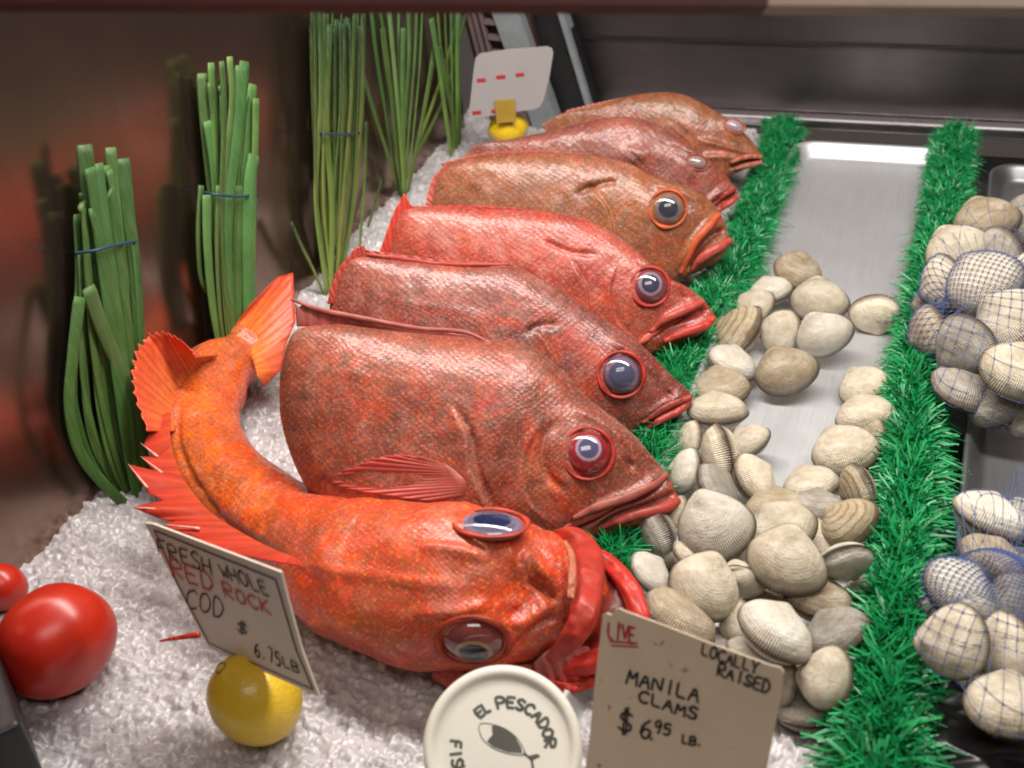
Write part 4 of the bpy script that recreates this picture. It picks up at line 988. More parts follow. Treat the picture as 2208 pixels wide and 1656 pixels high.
# ------------------------------------------------------------------ green plastic grass strips
def grass_mat():
    t = NT('green_plastic_grass'); t.base(t.mix(t.ramp(t.noise(90, 3), [(.3, 0), (.7, 1)]), (.002, .14, .035), (.008, .31, .085)))
    t.set(Roughness=.38, Specular_IOR_Level=.5); t.b.inputs['Transmission Weight'].default_value = 0
    t.set(Subsurface_Weight=.1, Subsurface_Scale=.002); return t.m
M['grass'] = grass_mat()
def strip(cl, hw, zb, label, n, size0, size1, seed, hgt=.024):
    r_ = np.random.default_rng(seed)
    px = catmull([(a[0], a[1]) for a in cl], 200); ww = np.interp(np.linspace(0, 1, 200), np.linspace(0, 1, len(hw)), hw)
    ctr = np.array([P(a[0], a[1], zb) for a in px]); W_ = np.array([w_ * mpp(c) for w_, c in zip(ww, ctr)])
    T = np.gradient(ctr, axis=0); T /= np.linalg.norm(T, axis=1)[:, None]; Sd = np.cross(T, [0, 0, 1]); Sd /= np.linalg.norm(Sd, axis=1)[:, None]
    arc = np.concatenate([[0], np.cumsum(np.linalg.norm(np.diff(ctr, axis=0), axis=1))])
    root = thing('grass_strip', ctr[100] * [1, 1, 0], label, 'grass strip', 'green plastic grass dividers')
    V = []
    for i in range(200):
        for f in (-1, -.4, .4, 1): V.append(ctr[i] + Sd[i] * W_[i] * .62 * f + np.array([0, 0, .006 * (1 - f * f)]))
        for f in (1, -1): V.append(ctr[i] + Sd[i] * W_[i] * .62 * f - np.array([0, 0, .012]))
    mk('backing', V, grid_faces(200, 6, True), M['grass'], root)
    mb = []; FF = []; nv = 0
    for k in range(n):
        s = r_.random() * arc[-1]; i = min(198, int(np.searchsorted(arc, s))); f = r_.uniform(-1, 1)
        q = ctr[i] + Sd[i] * W_[i] * .60 * f + np.array([0, 0, .005 * (1 - f * f)])
        tt = i / 199; sz = size0 + (size1 - size0) * tt
        a = r_.uniform(-1.1, 1.1) + (0 if f > 0 else math.pi); out = Sd[i] * math.cos(a) + T[i] * math.sin(a)
        lean = .35 + .75 * abs(f) + r_.uniform(-.35, .35)
        d = nrm(out * lean + np.array([0, 0, 1.0])); side = nrm(np.cross(d, out) + .8 * r_.normal(size=3)); side = nrm(side - d * np.dot(side, d))
        L = hgt * r_.uniform(.55, 1.1) * (.75 + .75 * tt); nb = 7
        for b in range(nb):
            g = (b - (nb - 1) / 2) / ((nb - 1) / 2); dd = nrm(d + side * g * .75 * r_.uniform(.8, 1.2)); wd = sz * r_.uniform(.7, 1.2)
            sd = nrm(side - dd * np.dot(side, dd)); Lb = L * (1 - .25 * abs(g)) * r_.uniform(.75, 1.1)
            nn_ = np.cross(dd, sd); cur = r_.uniform(-1.4, 1.4)
            for e in range(4):
                h = e / 3; w_ = wd * (1 - .5 * h ** 2)
                c = q + dd * Lb * h + nn_ * Lb * cur * h * h - np.array([0, 0, Lb * .35 * h * h * lean])
                mb.append(c - sd * w_ / 2); mb.append(c + sd * w_ / 2)
            for e in range(3): FF.append((nv + 2 * e, nv + 2 * e + 1, nv + 2 * e + 3, nv + 2 * e + 2))
            nv += 8
    o = mk('grass_blades', mb, FF, M['grass'], root, smooth=True); o['kind'] = 'stuff'
strip([(1688, 262), (1680, 330), (1646, 430), (1608, 520), (1566, 610), (1512, 700), (1452, 820), (1408, 920), (1372, 1050), (1330, 1180), (1290, 1260)], [54, 54, 56, 58, 64, 64, 60, 60, 60, 62, 62], .010,
      'green plastic grass strip between the fish heads and the left side of the clam tray', 4200, .0011, .0016, 3, .016)
strip([(2062, 285), (2050, 350), (2038, 450), (2020, 550), (2000, 650), (1982, 750), (1968, 850), (1965, 950), (1962, 1050), (1950, 1150), (1938, 1250), (1925, 1350), (1918, 1450), (1908, 1550), (1898, 1656), (1885, 1760)],
      [46, 52, 52, 44, 38, 40, 44, 48, 50, 51, 52, 55, 59, 64, 70, 74], .020, 'long green plastic grass strip between the loose clams and the net bags', 7000, .0012, .0026, 4, .0175)

# ------------------------------------------------------------------ green onion bunches
def onion_mat():
    t = NT('green_onion'); a = t.attr(); mp = t.n('ShaderNodeMapping'); t.l(t.coord(), mp.inputs['Vector']); mp.inputs['Scale'].default_value = (500, 500, 14)
    c = t.mix(t.ramp(t.noise(1, 3, .5, mp.outputs[0]), [(.35, 0), (.7, .35)]), a, (.16, .26, .11))
    t.base(t.mix(t.ramp(t.noise(35, 4), [(.4, 0), (.75, .5)]), c, (.02, .07, .012))); t.set(Roughness=.5, Specular_IOR_Level=.3, Subsurface_Weight=.08, Subsurface_Scale=.003)
    t.bump(t.noise(1, 3, .5, mp.outputs[0]), .0006, .5); return t.m
M['onion'] = onion_mat(); M['band'] = plain('blue_rubber_band', (.012, .055, .10), .5)
def bunch(label, stalks, band, xo, rad, seed, top=(.075, .18, .06), bot=(.06, .19, .025)):
    """stalks: list of polylines in wall coordinates taken at the plane x = xo; each lies at its own distance from the wall"""
    rr_ = random.Random(seed); base = Px(stalks[0][-1][0], stalks[0][-1][1], xo)
    t = thing('green_onion_bunch', base, label, 'green onions', 'bunches of green onions standing along the side wall')
    for k, s in enumerate(stalks):
        off = (k % 3) * .006 + rr_.uniform(0, .003); p = catmull(s, 36)
        P3 = np.array([Px(a[0], a[1], xo + off) for a in p])
        r = rad * rr_.uniform(.75, 1.12); f = np.linspace(0, 1, 36)
        prof = r * (1 - .30 * f); prof[0] *= .85
        V, F = tube(P3, prof, 10, .30, (1, .5 * rr_.uniform(-1, 1), 0))
        hgt = np.repeat(f, 10); hgt = np.concatenate([hgt, [0, 1]])
        g = rr_.uniform(.5, 1.1) * np.array([rr_.uniform(.8, 1.35), 1, rr_.uniform(.8, 1.2)])
        C = (np.array(top) * (1 - hgt[:, None]) + np.array(bot) * hgt[:, None]) * g
        mk('stalk', V, F, M['onion'], t, col=C)
    if band:
        p = catmull(band, 20); P3 = np.array([Px(a[0], a[1], xo + .006 + .016 * math.sin(math.pi * min(1, max(0, i / 19)))) for i, a in enumerate(p)])
        back = np.array([Px(a[0], a[1], xo - .010) for a in p])[::-1]
        V, F = tube(np.vstack([P3, back, P3[:1]]), .0011, 8, 1, (1, 0, 0), cap=False); mk('rubber_band', V, F, M['band'], t)
XO = XW + .009
def auto(x0t, x1t, x0b, x1b, yt, yb, n, seed, jt=40, mid=0, cross=0.0):
    r_ = random.Random(seed); L = []
    for k in range(n):
        f = (k + .5) / n; g = min(1, max(0, f + r_.uniform(-cross, cross)))
        xt = x0t + (x1t - x0t) * f; xb = x0b + (x1b - x0b) * g; y0 = yt + r_.uniform(-jt, jt)
        L.append([(xt, y0), (xt * .67 + xb * .33 + mid + r_.uniform(-5, 5), y0 + (yb - y0) * .33), (xt * .33 + xb * .67 + mid + r_.uniform(-6, 6), y0 + (yb - y0) * .67), (xb, yb + r_.uniform(-12, 12))])
    return L
b1 = [[(168, 462), (172, 600), (160, 780), (165, 900), (230, 1030), (300, 1105)], [(182, 312), (196, 450), (215, 620), (238, 800), (262, 960), (302, 1105)],
      [(213, 352), (228, 480), (250, 640), (275, 820), (290, 980), (305, 1110)], [(238, 318), (250, 450), (268, 600), (288, 780), (300, 960), (308, 1110)], [(265, 342), (276, 450), (288, 560), (298, 720), (306, 900), (310, 1110)],
      [(172, 640), (158, 760), (150, 880), (175, 980), (240, 1060), (300, 1110)], [(185, 560), (182, 700), (185, 850), (205, 960), (258, 1050), (304, 1110)], [(200, 620), (206, 760), (215, 880), (240, 990), (275, 1060), (305, 1110)],
      [(190, 620), (225, 720), (262, 800), (300, 900), (310, 1000), (310, 1110)], [(222, 600), (222, 760), (228, 900), (250, 1000), (300, 1110)], [(290, 520), (300, 640), (306, 760), (308, 900), (308, 1110)]]
def fill(bb, m_, n_, seed):
    r9 = random.Random(seed)
    for k in range(n_):
        i = r9.randrange(m_ - 1); A_, B_ = catmull(bb[i], 7), catmull(bb[i + 1], 7); f = r9.uniform(.15, .85); L = A_ * f + B_ * (1 - f); L[0] += [0, r9.uniform(0, 150)]; L[:-1, 0] += r9.uniform(-4, 4); bb.append([tuple(x) for x in L if x[1] >= L[0][1]])
fill(b1, 5, 12, 4)
bunch('nearest thick bunch of green onions tied with a blue band, above the tomatoes', b1, [(164, 546), (205, 540), (250, 528), (298, 519)], XO, .0064, 1, (.085, .19, .055), (.05, .16, .015))
b2 = [[(440, 158), (446, 260), (462, 420), (478, 560), (500, 740), (520, 900)], [(455, 135), (462, 260), (470, 400), (480, 560), (505, 760), (524, 900)], [(495, 122), (500, 220), (488, 340), (478, 480), (490, 700), (520, 900)],
      [(527, 132), (520, 240), (505, 380), (488, 520), (500, 740), (520, 900)], [(545, 182), (535, 300), (525, 440), (520, 600), (530, 760), (530, 900)], [(552, 212), (550, 320), (545, 440), (545, 600), (545, 760), (535, 900)],
      [(482, 205), (478, 330), (485, 470), (500, 620), (520, 900)], [(434, 400), (428, 500), (432, 590), (445, 625)], [(446, 420), (448, 540), (462, 680), (500, 860)], [(550, 420), (545, 540), (530, 680), (530, 880)], [(512, 400), (516, 560), (512, 720), (522, 890)], [(470, 400), (468, 560), (480, 720), (515, 890)]]
fill(b2, 6, 10, 8)
bunch('green onion bunch with cut tops of uneven height behind the orange tail fin', b2, [(438, 414), (470, 420), (515, 424), (553, 419)], XO, .0066, 2, (.10, .22, .06), (.09, .20, .03))
b3 = auto(670, 785, 705, 727, 40, 640, 32, 5, 30, 0, .3)
for s in b3: s[1] = (s[1][0] + (s[1][0] - 725) * .25, s[1][1]); s[2] = (s[2][0] + (s[2][0] - 722) * .6, s[2][1])
b3 += [[(790, 262), (788, 340), (784, 430), (775, 540)], [(825, 385), (808, 440), (790, 500), (770, 560)], [(628, 480), (650, 530), (675, 580), (700, 640)]]
bunch('bunch of thin green onions, shade coloured into its tops, pale yellow-green stems', b3, [(680, 285), (700, 288), (740, 290), (782, 285)], XO, .0040, 3, (.014, .035, .012), (.24, .33, .05))  # shadow over the upper leaves is put into the dark top colour
b4 = [[(796, -20), (812, 120), (838, 280), (862, 420)], [(812, -20), (835, 120), (850, 280), (866, 420)], [(838, 10), (850, 140), (862, 280), (872, 420)], [(880, -20), (882, 120), (872, 280), (868, 420)], [(900, -20), (895, 120), (882, 280), (872, 420)],
      [(912, -20), (905, 140), (892, 280), (876, 420)], [(860, -10), (860, 130), (866, 280), (868, 420)], [(940, 80), (925, 180), (905, 290), (880, 410)], [(870, 60), (868, 180), (870, 300), (870, 420)], [(775, 130), (800, 220), (835, 330), (866, 430)], [(825, 60), (840, 180), (858, 300), (868, 430)]]
bunch('loose fan of slim onion leaves spreading upwards in the middle of the wall', b4, None, XO, .0044, 4, (.07, .18, .05), (.14, .25, .035))
b5 = [[(940, -20), (950, 100), (962, 220), (975, 345)], [(958, -20), (962, 100), (970, 220), (978, 345)], [(972, -20), (974, 100), (976, 220), (980, 345)], [(1010, 10), (985, 110), (955, 220), (900, 330)], [(990, -20), (986, 100), (986, 220), (985, 345)], [(930, 40), (945, 130), (960, 240), (975, 345)],
      [(1000, -10), (975, 90), (945, 190), (905, 300)], [(985, 120), (990, 200), (992, 270), (988, 345)], [(948, 100), (965, 190), (980, 270), (985, 350)]]
bunch('farthest bunch of green onion leaves beside the white price card', b5, None, XO, .0044, 5, (.07, .18, .05), (.18, .30, .04))

# ------------------------------------------------------------------ lemons and tomatoes
def ball(name, c, r, fn, mat, parent=None, axis=(0, 0, 1), n1=64, n2=96, col=None):
    ax = nrm(axis); e1 = nrm(np.cross(ax, (.3, .9, .1))); e2 = np.cross(ax, e1); V = []
    for i in range(n1):
        ph = math.pi * i / (n1 - 1)
        for k in range(n2):
            t = 2 * math.pi * k / n2; rr, ah = fn(ph, t)
            V.append(c + r * (rr * math.sin(ph) * (e1 * math.cos(t) + e2 * math.sin(t)) + ax * ah * math.cos(ph)))
    return mk(name, V, grid_faces(n1, n2, True), mat, parent, col=col, origin=None)
def lemon_mat(name, lo, hi):
    t = NT(name); t.base(t.mix(t.ramp(t.noise(24, 4), [(.3, 0), (.7, 1)]), lo, hi)); t.set(Roughness=.38, Coat_Weight=.15, Subsurface_Weight=.1, Subsurface_Scale=.006)
    v = t.n('ShaderNodeTexVoronoi', feature='SMOOTH_F1'); v.inputs['Scale'].default_value = 430; t.l(t.coord(), v.inputs['Vector'])
    b = t.bump(v.outputs['Distance'], -.0007, .5); t.bump(t.noise(45, 3), .0015, .5, b); return t.m
M['lemon'] = lemon_mat('lemon_peel', (.64, .40, .02), (.78, .53, .04)); M['lemon2'] = lemon_mat('bright_lemon_peel', (.80, .50, .01), (.85, .58, .02))
M['scar'] = plain('lemon_stem_scar', (.20, .15, .05), .7)
def lemon(px, py, rpx, z, axis, mat, label):
    c = P(px, py, z); r = rpx * mpp(c)
    t = thing('lemon', (c[0], c[1], c[2] - r * .9), label, 'lemon', 'lemons holding up the price cards')
    def fn(ph, tt):
        e = .10 * math.exp(-(ph / .24) ** 2) + .09 * math.exp(-((math.pi - ph) / .25) ** 2)
        return .94 + .012 * math.sin(3 * tt) * math.sin(ph), 1.06 + e
    ball('peel', c, r, fn, mat, t, axis)
    a = nrm(axis); tip = c + a * r * 1.135; e1 = nrm(np.cross(a, (0, 0, 1))); e2 = np.cross(a, e1); V = []
    for i in range(16):
        an = 2 * math.pi * i / 16
        for k in range(8):
            b = 2 * math.pi * k / 8; R_ = r * (.12 + .035 * math.cos(b)); V.append(tip + (e1 * math.cos(an) + e2 * math.sin(an) * .8) * R_ * (1 + .12 * math.sin(3 * an)) + a * r * (.012 * math.sin(b) - .005))
    mk('stem_scar', V, grid_faces(16, 8, True) + [(15 * 8 + k, 15 * 8 + (k + 1) % 8, (k + 1) % 8, k) for k in range(8)], M['scar'], t)
cL = P(550, 1505, .036)
vL = nrm(CAMP - cL)
lemon(550, 1505, 98, .036, nrm(-R[:, 0] * .62 + R[:, 1] * .55 + vL * .55), M['lemon'], 'dull yellow lemon on the ice holding the bordered fish sign')
lemon(1096, 275, 38, .055, nrm(-R[:, 0] * .9 - R[:, 1] * .2 + .1 * vL), M['lemon2'], 'bright yellow lemon under the white card beyond the fish')
def tomato_mat():
    t = NT('tomato_skin'); t.base(t.mix(t.ramp(t.noise(16, 4), [(.35, 0), (.7, 1)]), (.40, .012, .005), (.54, .032, .009))); t.set(Roughness=.33, Coat_Weight=.12, Coat_Roughness=.25, Subsurface_Weight=.1, Subsurface_Scale=.006)
    t.b.inputs['Subsurface Radius'].default_value = (1, .25, .1); t.bump(t.noise(60, 3), .0006, .3); return t.m
M['tomato'] = tomato_mat()
def tomato(px, py, rpx, z, axis, label):
    c = P(px, py, z); r = rpx * mpp(c)
    t = thing('tomato', (c[0], c[1], c[2] - r * .85), label, 'tomato', 'tomatoes on the ice')
    def fn(ph, tt): 
        return 1.0 + .018 * math.cos(5 * tt + .6) * math.sin(ph), .88 - .16 * math.exp(-(ph / .35) ** 2) - .05 * math.exp(-((math.pi - ph) / .4) ** 2)
    ball('skin', c, r, fn, M['tomato'], t, axis)
    a = nrm(axis); V, F = tube(np.array([c + a * r * .66, c + a * r * .74, c + a * r * .78 + e_off * r]), [r * .09, r * .06, r * .05], 10, 1, (1, 0, 0)); mk('stem', V, F, M['scar'], t)
e_off = np.array([.03, 0, .0])
tomato(122, 1381, 118, .042, (-.85, .35, .25), 'glossy whole red tomato on the ice at the lower left')
tomato(0, 1266, 52, .030, (-.3, .9, .3), 'partly hidden dark red tomato cut off by the left frame edge')

# ------------------------------------------------------------------ hand lettering
GL = {'A': [[(0, 0), (.5, 1), (1, 0)], [(.2, .4), (.8, .4)]], 'B': [[(0, 0), (0, 1), (.7, .95), (.75, .6), (0, .52), (.85, .45), (.85, .05), (0, 0)]], 'C': [[(.95, .85), (.6, 1), (.1, .75), (.05, .25), (.5, 0), (.95, .12)]],
 'D': [[(.05, 0), (.05, 1), (.6, .95), (.95, .5), (.6, .05), (.05, 0)]], 'E': [[(.9, 1), (0, 1), (0, 0), (.9, 0)], [(0, .52), (.75, .52)]], 'F': [[(.9, 1), (0, 1), (0, 0)], [(0, .52), (.7, .52)]], 'H': [[(0, 0), (0, 1)], [(.9, 0), (.9, 1)], [(0, .5), (.9, .5)]],
 'I': [[(.5, 0), (.5, 1)]], 'K': [[(0, 0), (0, 1)], [(.9, 1), (0, .45), (.9, 0)]], 'L': [[(0, 1), (.05, .05), (.85, .02)]], 'M': [[(0, 0), (.12, 1), (.5, .3), (.88, 1), (1, 0)]], 'N': [[(0, 0), (0, 1), (.9, 0), (.9, 1)]],
 'O': [[(.5, 1), (.1, .8), (.05, .25), (.45, 0), (.9, .25), (.9, .75), (.5, 1)]], 'P': [[(0, 0), (0, 1), (.8, .95), (.85, .55), (0, .45)]], 'R': [[(0, 0), (0, 1), (.75, .95), (.8, .6), (0, .5), (.9, 0)]], 'S': [[(.9, .88), (.5, 1), (.1, .78), (.4, .52), (.85, .35), (.8, .06), (.35, 0), (0, .12)]],
 'V': [[(0, 1), (.5, 0), (1, 1)]], 'Y': [[(0, 1), (.5, .5), (1, 1)], [(.5, .5), (.45, 0)]], 'W': [[(0, 1), (.22, 0), (.5, .7), (.75, 0), (1, 1)]], 'T': [[(0, 1), (1, 1)], [(.5, 1), (.5, 0)]], 'G': [[(.95, .85), (.5, 1), (.05, .5), (.5, 0), (.95, .2), (.95, .45), (.55, .45)]],
 '$': [[(.9, .8), (.5, .92), (.1, .74), (.4, .52), (.85, .35), (.8, .12), (.35, .06), (.02, .2)], [(.38, 1.12), (.34, -.12)], [(.60, 1.12), (.56, -.12)]], '6': [[(.8, 1), (.3, .75), (.08, .3), (.35, 0), (.8, .12), (.8, .42), (.4, .52), (.12, .3)]],
 '9': [[(.8, .7), (.4, .5), (.1, .72), (.4, 1), (.8, .9), (.8, .5), (.6, 0)]], '5': [[(.85, 1), (.2, 1), (.15, .58), (.6, .62), (.85, .35), (.6, .04), (.05, .05)]], '7': [[(.05, .95), (.9, .98), (.4, 0)]], '.': [[(.3, .0), (.42, .06)]],
 'b': [[(0, 1), (0, 0), (.6, 0), (.7, .35), (0, .45)]], ' ': []}
def ribbon(mb, pts, w, n):
    pts = np.asarray(pts)
    for i in range(len(pts) - 1):
        a, b = pts[i], pts[i + 1]; d = nrm(b - a); s = np.cross(n, d) * w / 2; e = d * w * .35
        V = [a - e - s, b + e - s, b + e + s, a - e + s]; k = (i % 3) * 2e-5
        mb.add([v + n * k for v in V], [(0, 1, 2, 3)])
def lettering(name, lines, q0, n, mat, root, lift=.0006, seed=1):
    """lines: (text, (x0,y0) baseline start, (x1,y1) baseline end, (ux,uy) up vector, stroke width) -- all measured on the card, unprojected to its plane"""
    r_ = random.Random(seed); mb = MB(); u = mpp(q0)
    for text, p0, p1, up_, wd in lines:
        p0 = np.array(p0, float); p1 = np.array(p1, float); up2 = np.array(up_, float); L = len(text); adv = (p1 - p0) / L
        for i, ch in enumerate(text):
            o = p0 + adv * (i + r_.uniform(-.03, .03)) + up2 * r_.uniform(-.05, .05); sc = r_.uniform(.92, 1.08)
            for st in GL.get(ch, []):
                pp = catmull(st, len(st) * 5) if ch in 'BCDOPRSG695$b' and len(st) > 2 else linear(st, len(st) * 2)
                w3 = [Pn(*(o + adv * .78 * (x + r_.uniform(-.03, .03)) + up2 * (y + r_.uniform(-.03, .03)) * sc), q0, n) + n * lift for x, y in pp]; ribbon(mb, w3, wd * u, n)
    return mb.build(name, mat, root, smooth=False)
INK = plain('black_marker_ink', (.012, .011, .012), .6); RINK = plain('red_marker_ink', (.45, .012, .015), .6); RINK2 = plain('pale_red_marker_ink', (.55, .06, .04), .6)
def card_mat(name, c, dirt):
    t = NT(name); x = t.mix(t.ramp(t.noise(14, 5, .6), [(.4, 0), (.8, .4)]), c, tuple(a * .72 for a in c))
    x = t.mix(t.ramp(t.noise(150, 3, .6), [(.66, 0), (.72, dirt)]), x, (.22, .13, .08)); t.base(x); t.set(Roughness=.55); t.bump(t.noise(300, 3), .0002, .4); return t.m
def card(name, poly, q0, n, mat, root, thick=.0012):
    P3 = np.array([Pn(x, y, q0, n) for x, y in poly]); k = len(P3)
    V = np.vstack([P3, P3 - n * thick]); F = [tuple(range(k))[::-1], tuple(range(k, 2 * k))] + [(i, (i + 1) % k, k + (i + 1) % k, k + i) for i in range(k)]
    return mk(name, V, F, mat, root, smooth=False)
def plane3(a, b, c):
    n = nrm(np.cross(b - a, c - a)); return n if np.dot(n, CAMP - a) > 0 else -n
# tan clam sign
q = P(1300, 1325, .135); n = plane3(q, P(1690, 1442, .135), P(1460, 1656, .075))
rt = thing('price_sign', Pn(1460, 1700, q, n), 'tan price card with black and red hand lettering in front of the clam pile', 'price sign', 'handwritten price cards')
card('card', [(1300, 1326), (1308, 1322), (1318, 1326), (1328, 1313), (1336, 1312), (1345, 1317), (1430, 1348), (1520, 1383), (1610, 1416), (1660, 1434), (1684, 1440), (1690, 1450), (1684, 1500), (1668, 1580), (1652, 1660), (1636, 1760), (1250, 1760), (1262, 1660), (1270, 1600), (1285, 1450)], q, n, card_mat('tan_card', (.68, .54, .39), .8), rt)
lettering('black_lettering', [('LOCALLY', (1513, 1411), (1636, 1454), (5, -23), 4.4), ('RAISED', (1547, 1454), (1662, 1498), (6, -24), 4.8), ('MANILA', (1352, 1473), (1512, 1514), (6, -29), 5.4), ('CLAMS', (1378, 1511), (1508, 1553), (5, -24), 5.2),
    ('$', (1334, 1576), (1372, 1582), (4, -44), 5), ('6', (1379, 1588), (1412, 1592), (3, -38), 5.2), ('95', (1411, 1577), (1452, 1586), (3, -24), 5), ('.', (1402, 1592), (1414, 1596), (3, -14), 6), ('LB.', (1471, 1601), (1520, 1609), (3, -17), 4.6)], q, n, INK, rt, seed=3)
lettering('red_lettering', [('LIVE', (1312, 1374), (1372, 1388), (2, -34), 4.8)], q, n, RINK, rt, seed=4)
mb = MB()
for a, b in (((1316, 1382), (1374, 1386)), ((1320, 1391), (1376, 1394))): ribbon(mb, [Pn(*a, q, n) + n * .0006, Pn(*b, q, n) + n * .0006], 3.6 * mpp(q), n)
mb.build('red_underline', RINK, rt, smooth=False)
# bordered fish sign
q = P(320, 1132, .135); n = plane3(q, P(605, 1248, .150), P(685, 1500, .070))
rt = thing('price_sign', Pn(568, 1450, q, n), 'slanted cream card with a dark border and faded fish price, stuck in the lemon', 'price sign', 'handwritten price cards')
card('card', [(312, 1128), (330, 1130), (606, 1234), (620, 1290), (650, 1400), (688, 1502), (568, 1448), (450, 1396), (420, 1340), (380, 1260)], q, n, card_mat('cream_card', (.74, .63, .52), .3), rt)
lettering('black_lettering', [('FRESH', (345, 1196), (466, 1240), (-6, -34), 4.4), ('WHOLE', (482, 1244), (588, 1286), (-12, -32), 4.2), ('COD', (404, 1306), (490, 1334), (2, -42), 4), ('$', (512, 1360), (542, 1372), (2, -22), 3.4), ('6.75', (552, 1412), (612, 1438), (-4, -30), 3.8), ('LB', (614, 1438), (652, 1452), (-4, -22), 3.6)], q, n, INK, rt, seed=5)
lettering('red_lettering', [('RED', (374, 1242), (470, 1276), (-6, -36), 5.2), ('ROCK', (488, 1286), (592, 1326), (-8, -30), 5)], q, n, RINK2, rt, seed=6)
mb = MB()
bp = [(334, 1142), (596, 1248), (640, 1400), (676, 1486), (452, 1386), (425, 1335), (386, 1262), (334, 1142)]
for i in range(len(bp) - 1): ribbon(mb, [Pn(*bp[i], q, n) + n * .0006, Pn(*bp[i + 1], q, n) + n * .0006], (4.6 if i != 3 else 3.4) * mpp(q), n)
mb.build('border', INK, rt, smooth=False)
# white card at the back
q = P(1096, 262, .07); n = nrm((CAMP - q) * [1, 1, .2])
rt = thing('price_sign', Pn(1100, 255, q, n), 'whitish card with rounded corners and small red marks, held by the bright lemon', 'price sign', 'handwritten price cards')
card('card', [(1010, 250), (1014, 220), (1022, 145), (1026, 124), (1036, 115), (1100, 106), (1180, 100), (1190, 104), (1193, 114), (1184, 170), (1172, 215), (1164, 230), (1150, 236), (1080, 246), (1020, 256)], q, n, card_mat('white_plastic_card', (.34, .31, .31), 0), rt)
mb = MB()
for x, y, w_ in ((1038, 173, 14), (1080, 166, 15), (1121, 161, 13), (1028, 243, 14), (1066, 240, 8)): ribbon(mb, [Pn(x - w_ / 2, y, q, n) + n * .0008, Pn(x + w_ / 2, y - 1, q, n) + n * .0008], 7 * mpp(q), n)
mb.build('red_marks', RINK, rt, smooth=False)
# clip under the white card
mk('holder', *bar(Pn(1088, 214, q, n) + n * .002, Pn(1092, 262, q, n) + n * .002, 42 * mpp(q), .003, n), plain('ochre_plastic', (.36, .22, .03), .5), rt, smooth=False)

# round tub lid
q = P(1084, 1610, .052); v = nrm(CAMP - q); u = mpp(q)
rt = thing('round_lid', (q[0], q[1], .02), 'round white plastic lid with dark lettering round a printed fish', 'lid')
r_ = nrm(np.cross(R[:, 1], v)); u_ = np.cross(v, r_)
prof = [(0, 0), (60, 0), (120, 0), (134, .5), (140, 3), (143, 7), (150, 9.5), (158, 9), (163, 5), (165, -2), (165, -14), (160, -20), (0, -20)]
V = []
for rr, hh in prof:
    for k in range(96):
        a = 2 * math.pi * k / 96; V.append(q + (r_ * math.cos(a) + u_ * math.sin(a)) * rr * u + v * hh * u)
lm = NT('white_plastic'); lm.base(lm.mix(lm.ramp(lm.noise(30, 4), [(.55, 0), (.8, .3)]), (.72, .68, .58), (.60, .54, .40))); lm.set(Roughness=.32, Subsurface_Weight=.1, Subsurface_Scale=.004)
mk('lid_shell', V, grid_faces(len(prof), 96, True), lm.m, rt)
mb = MB()
def arc_text(text, rad, a0, a1, h, wd, inside=False):
    rr_ = random.Random(9)
    for i, ch in enumerate(text):
        a = math.radians(a0 + (a1 - a0) * (i + .5) / len(text)); da = math.radians(abs(a1 - a0) / len(text)) * .78
        for st in GL.get(ch, []):
            pp = catmull(st, len(st) * 4) if ch in 'BCDOPRSG' and len(st) > 2 else linear(st, len(st) * 2); L = []
            for x, y in pp:
                if inside: an = a + (x - .5) * da; r2 = rad - y * h
                else: an = a - (x - .5) * da; r2 = rad + y * h
                r2 += (0)
                L.append(cc + (r_ * math.cos(an) + u_ * math.sin(an)) * r2 * u + v * .7 * u)
            ribbon(mb, L, wd * u, v)
cc = Pn(1092, 1612, q, v)
DINK = plain('faded_grey_ink', (.09, .085, .07), .6)
arc_text('EL', 80, 134, 112, 20, 6.4); arc_text('PESCADOR', 80, 104, -2, 21, 6.4)
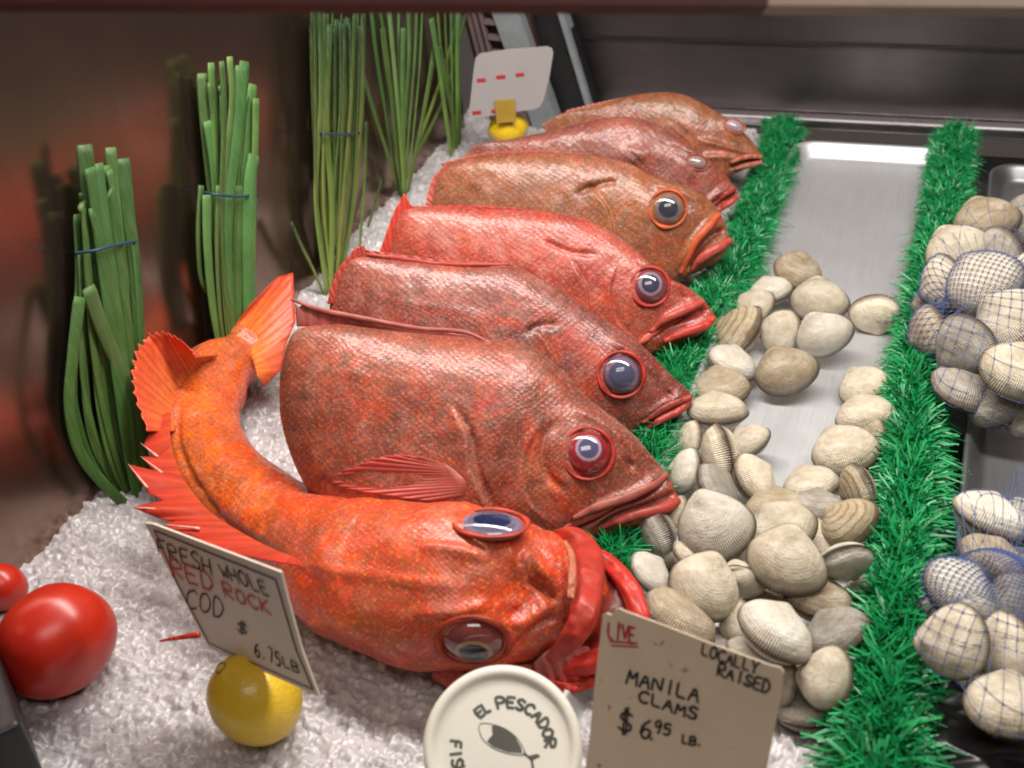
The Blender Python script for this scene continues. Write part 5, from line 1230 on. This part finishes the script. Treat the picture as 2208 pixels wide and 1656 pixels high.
arc_text('FISH', 116, 172, 211, 22, 6.2, True); arc_text('MARKET', 116, 222, 300, 22, 6.2, True)
mb.build('lettering', DINK, rt, smooth=False)
# printed fish
fm = MB(); f2 = lambda x, y: Pn(x, y, q, v) + v * .75 * u
outl = catmull([(1032, 1570), (1038, 1560), (1062, 1562), (1090, 1572), (1115, 1592), (1132, 1622), (1128, 1628), (1095, 1625), (1062, 1612), (1040, 1592), (1032, 1570)], 60)
for i in range(59): ribbon(fm, [f2(*outl[i]), f2(*outl[i + 1])], 1.8 * u, v)
body = [(1060, 1567), (1066, 1563), (1090, 1572), (1110, 1588), (1124, 1612), (1126, 1624), (1095, 1622), (1064, 1610), (1050, 1598), (1062, 1584)]
fm.add([f2(*a) + v * 2e-5 for a in body], [tuple(range(len(body)))[::-1]])
for a, b in (((1130, 1624), (1146, 1638)), ((1146, 1638), (1162, 1630)), ((1146, 1636), (1150, 1660)), ((1142, 1632), (1158, 1628))): ribbon(fm, [f2(*a), f2(*b)], 5 * u, v)
fm.build('printed_fish', DINK, rt, smooth=False)

# ------------------------------------------------------------------ dark things at the frame edges
def crumple():
    x = np.linspace(0, 1, 90); X, Yg = np.meshgrid(x, x, indexing='ij')
    a, b, c, d = P(1880, 1460, .006), P(2300, 1420, .02), P(2300, 1780, .03), P(1800, 1780, .02)
    p = (a * (1 - X[..., None]) + b * X[..., None]) * (1 - Yg[..., None]) + (d * (1 - X[..., None]) + c * X[..., None]) * Yg[..., None]
    p = p.reshape(-1, 3); nz = np.abs(fbm(p * [14, 30, 14], 3) - .5) * 2; p[:, 2] += .022 * (1 - nz) - .014
    o = mk('plastic_bag', p, grid_faces(90, 90, flip=True), M['plastic']); tag(o, 'crumpled black plastic bag under the lower net of clams', 'plastic bag')
crumple()
e0, e1 = P(-30, 1400, .05), P(70, 1700, .05)
o = mk('case_edge', *bar(e0 - [.03, 0, 0], e1 - [.03, 0, 0], .05, .05), M['black'], smooth=False); tag(o, 'black lower edge of the case at the bottom left corner', 'case edge')
bevel(o, .003)
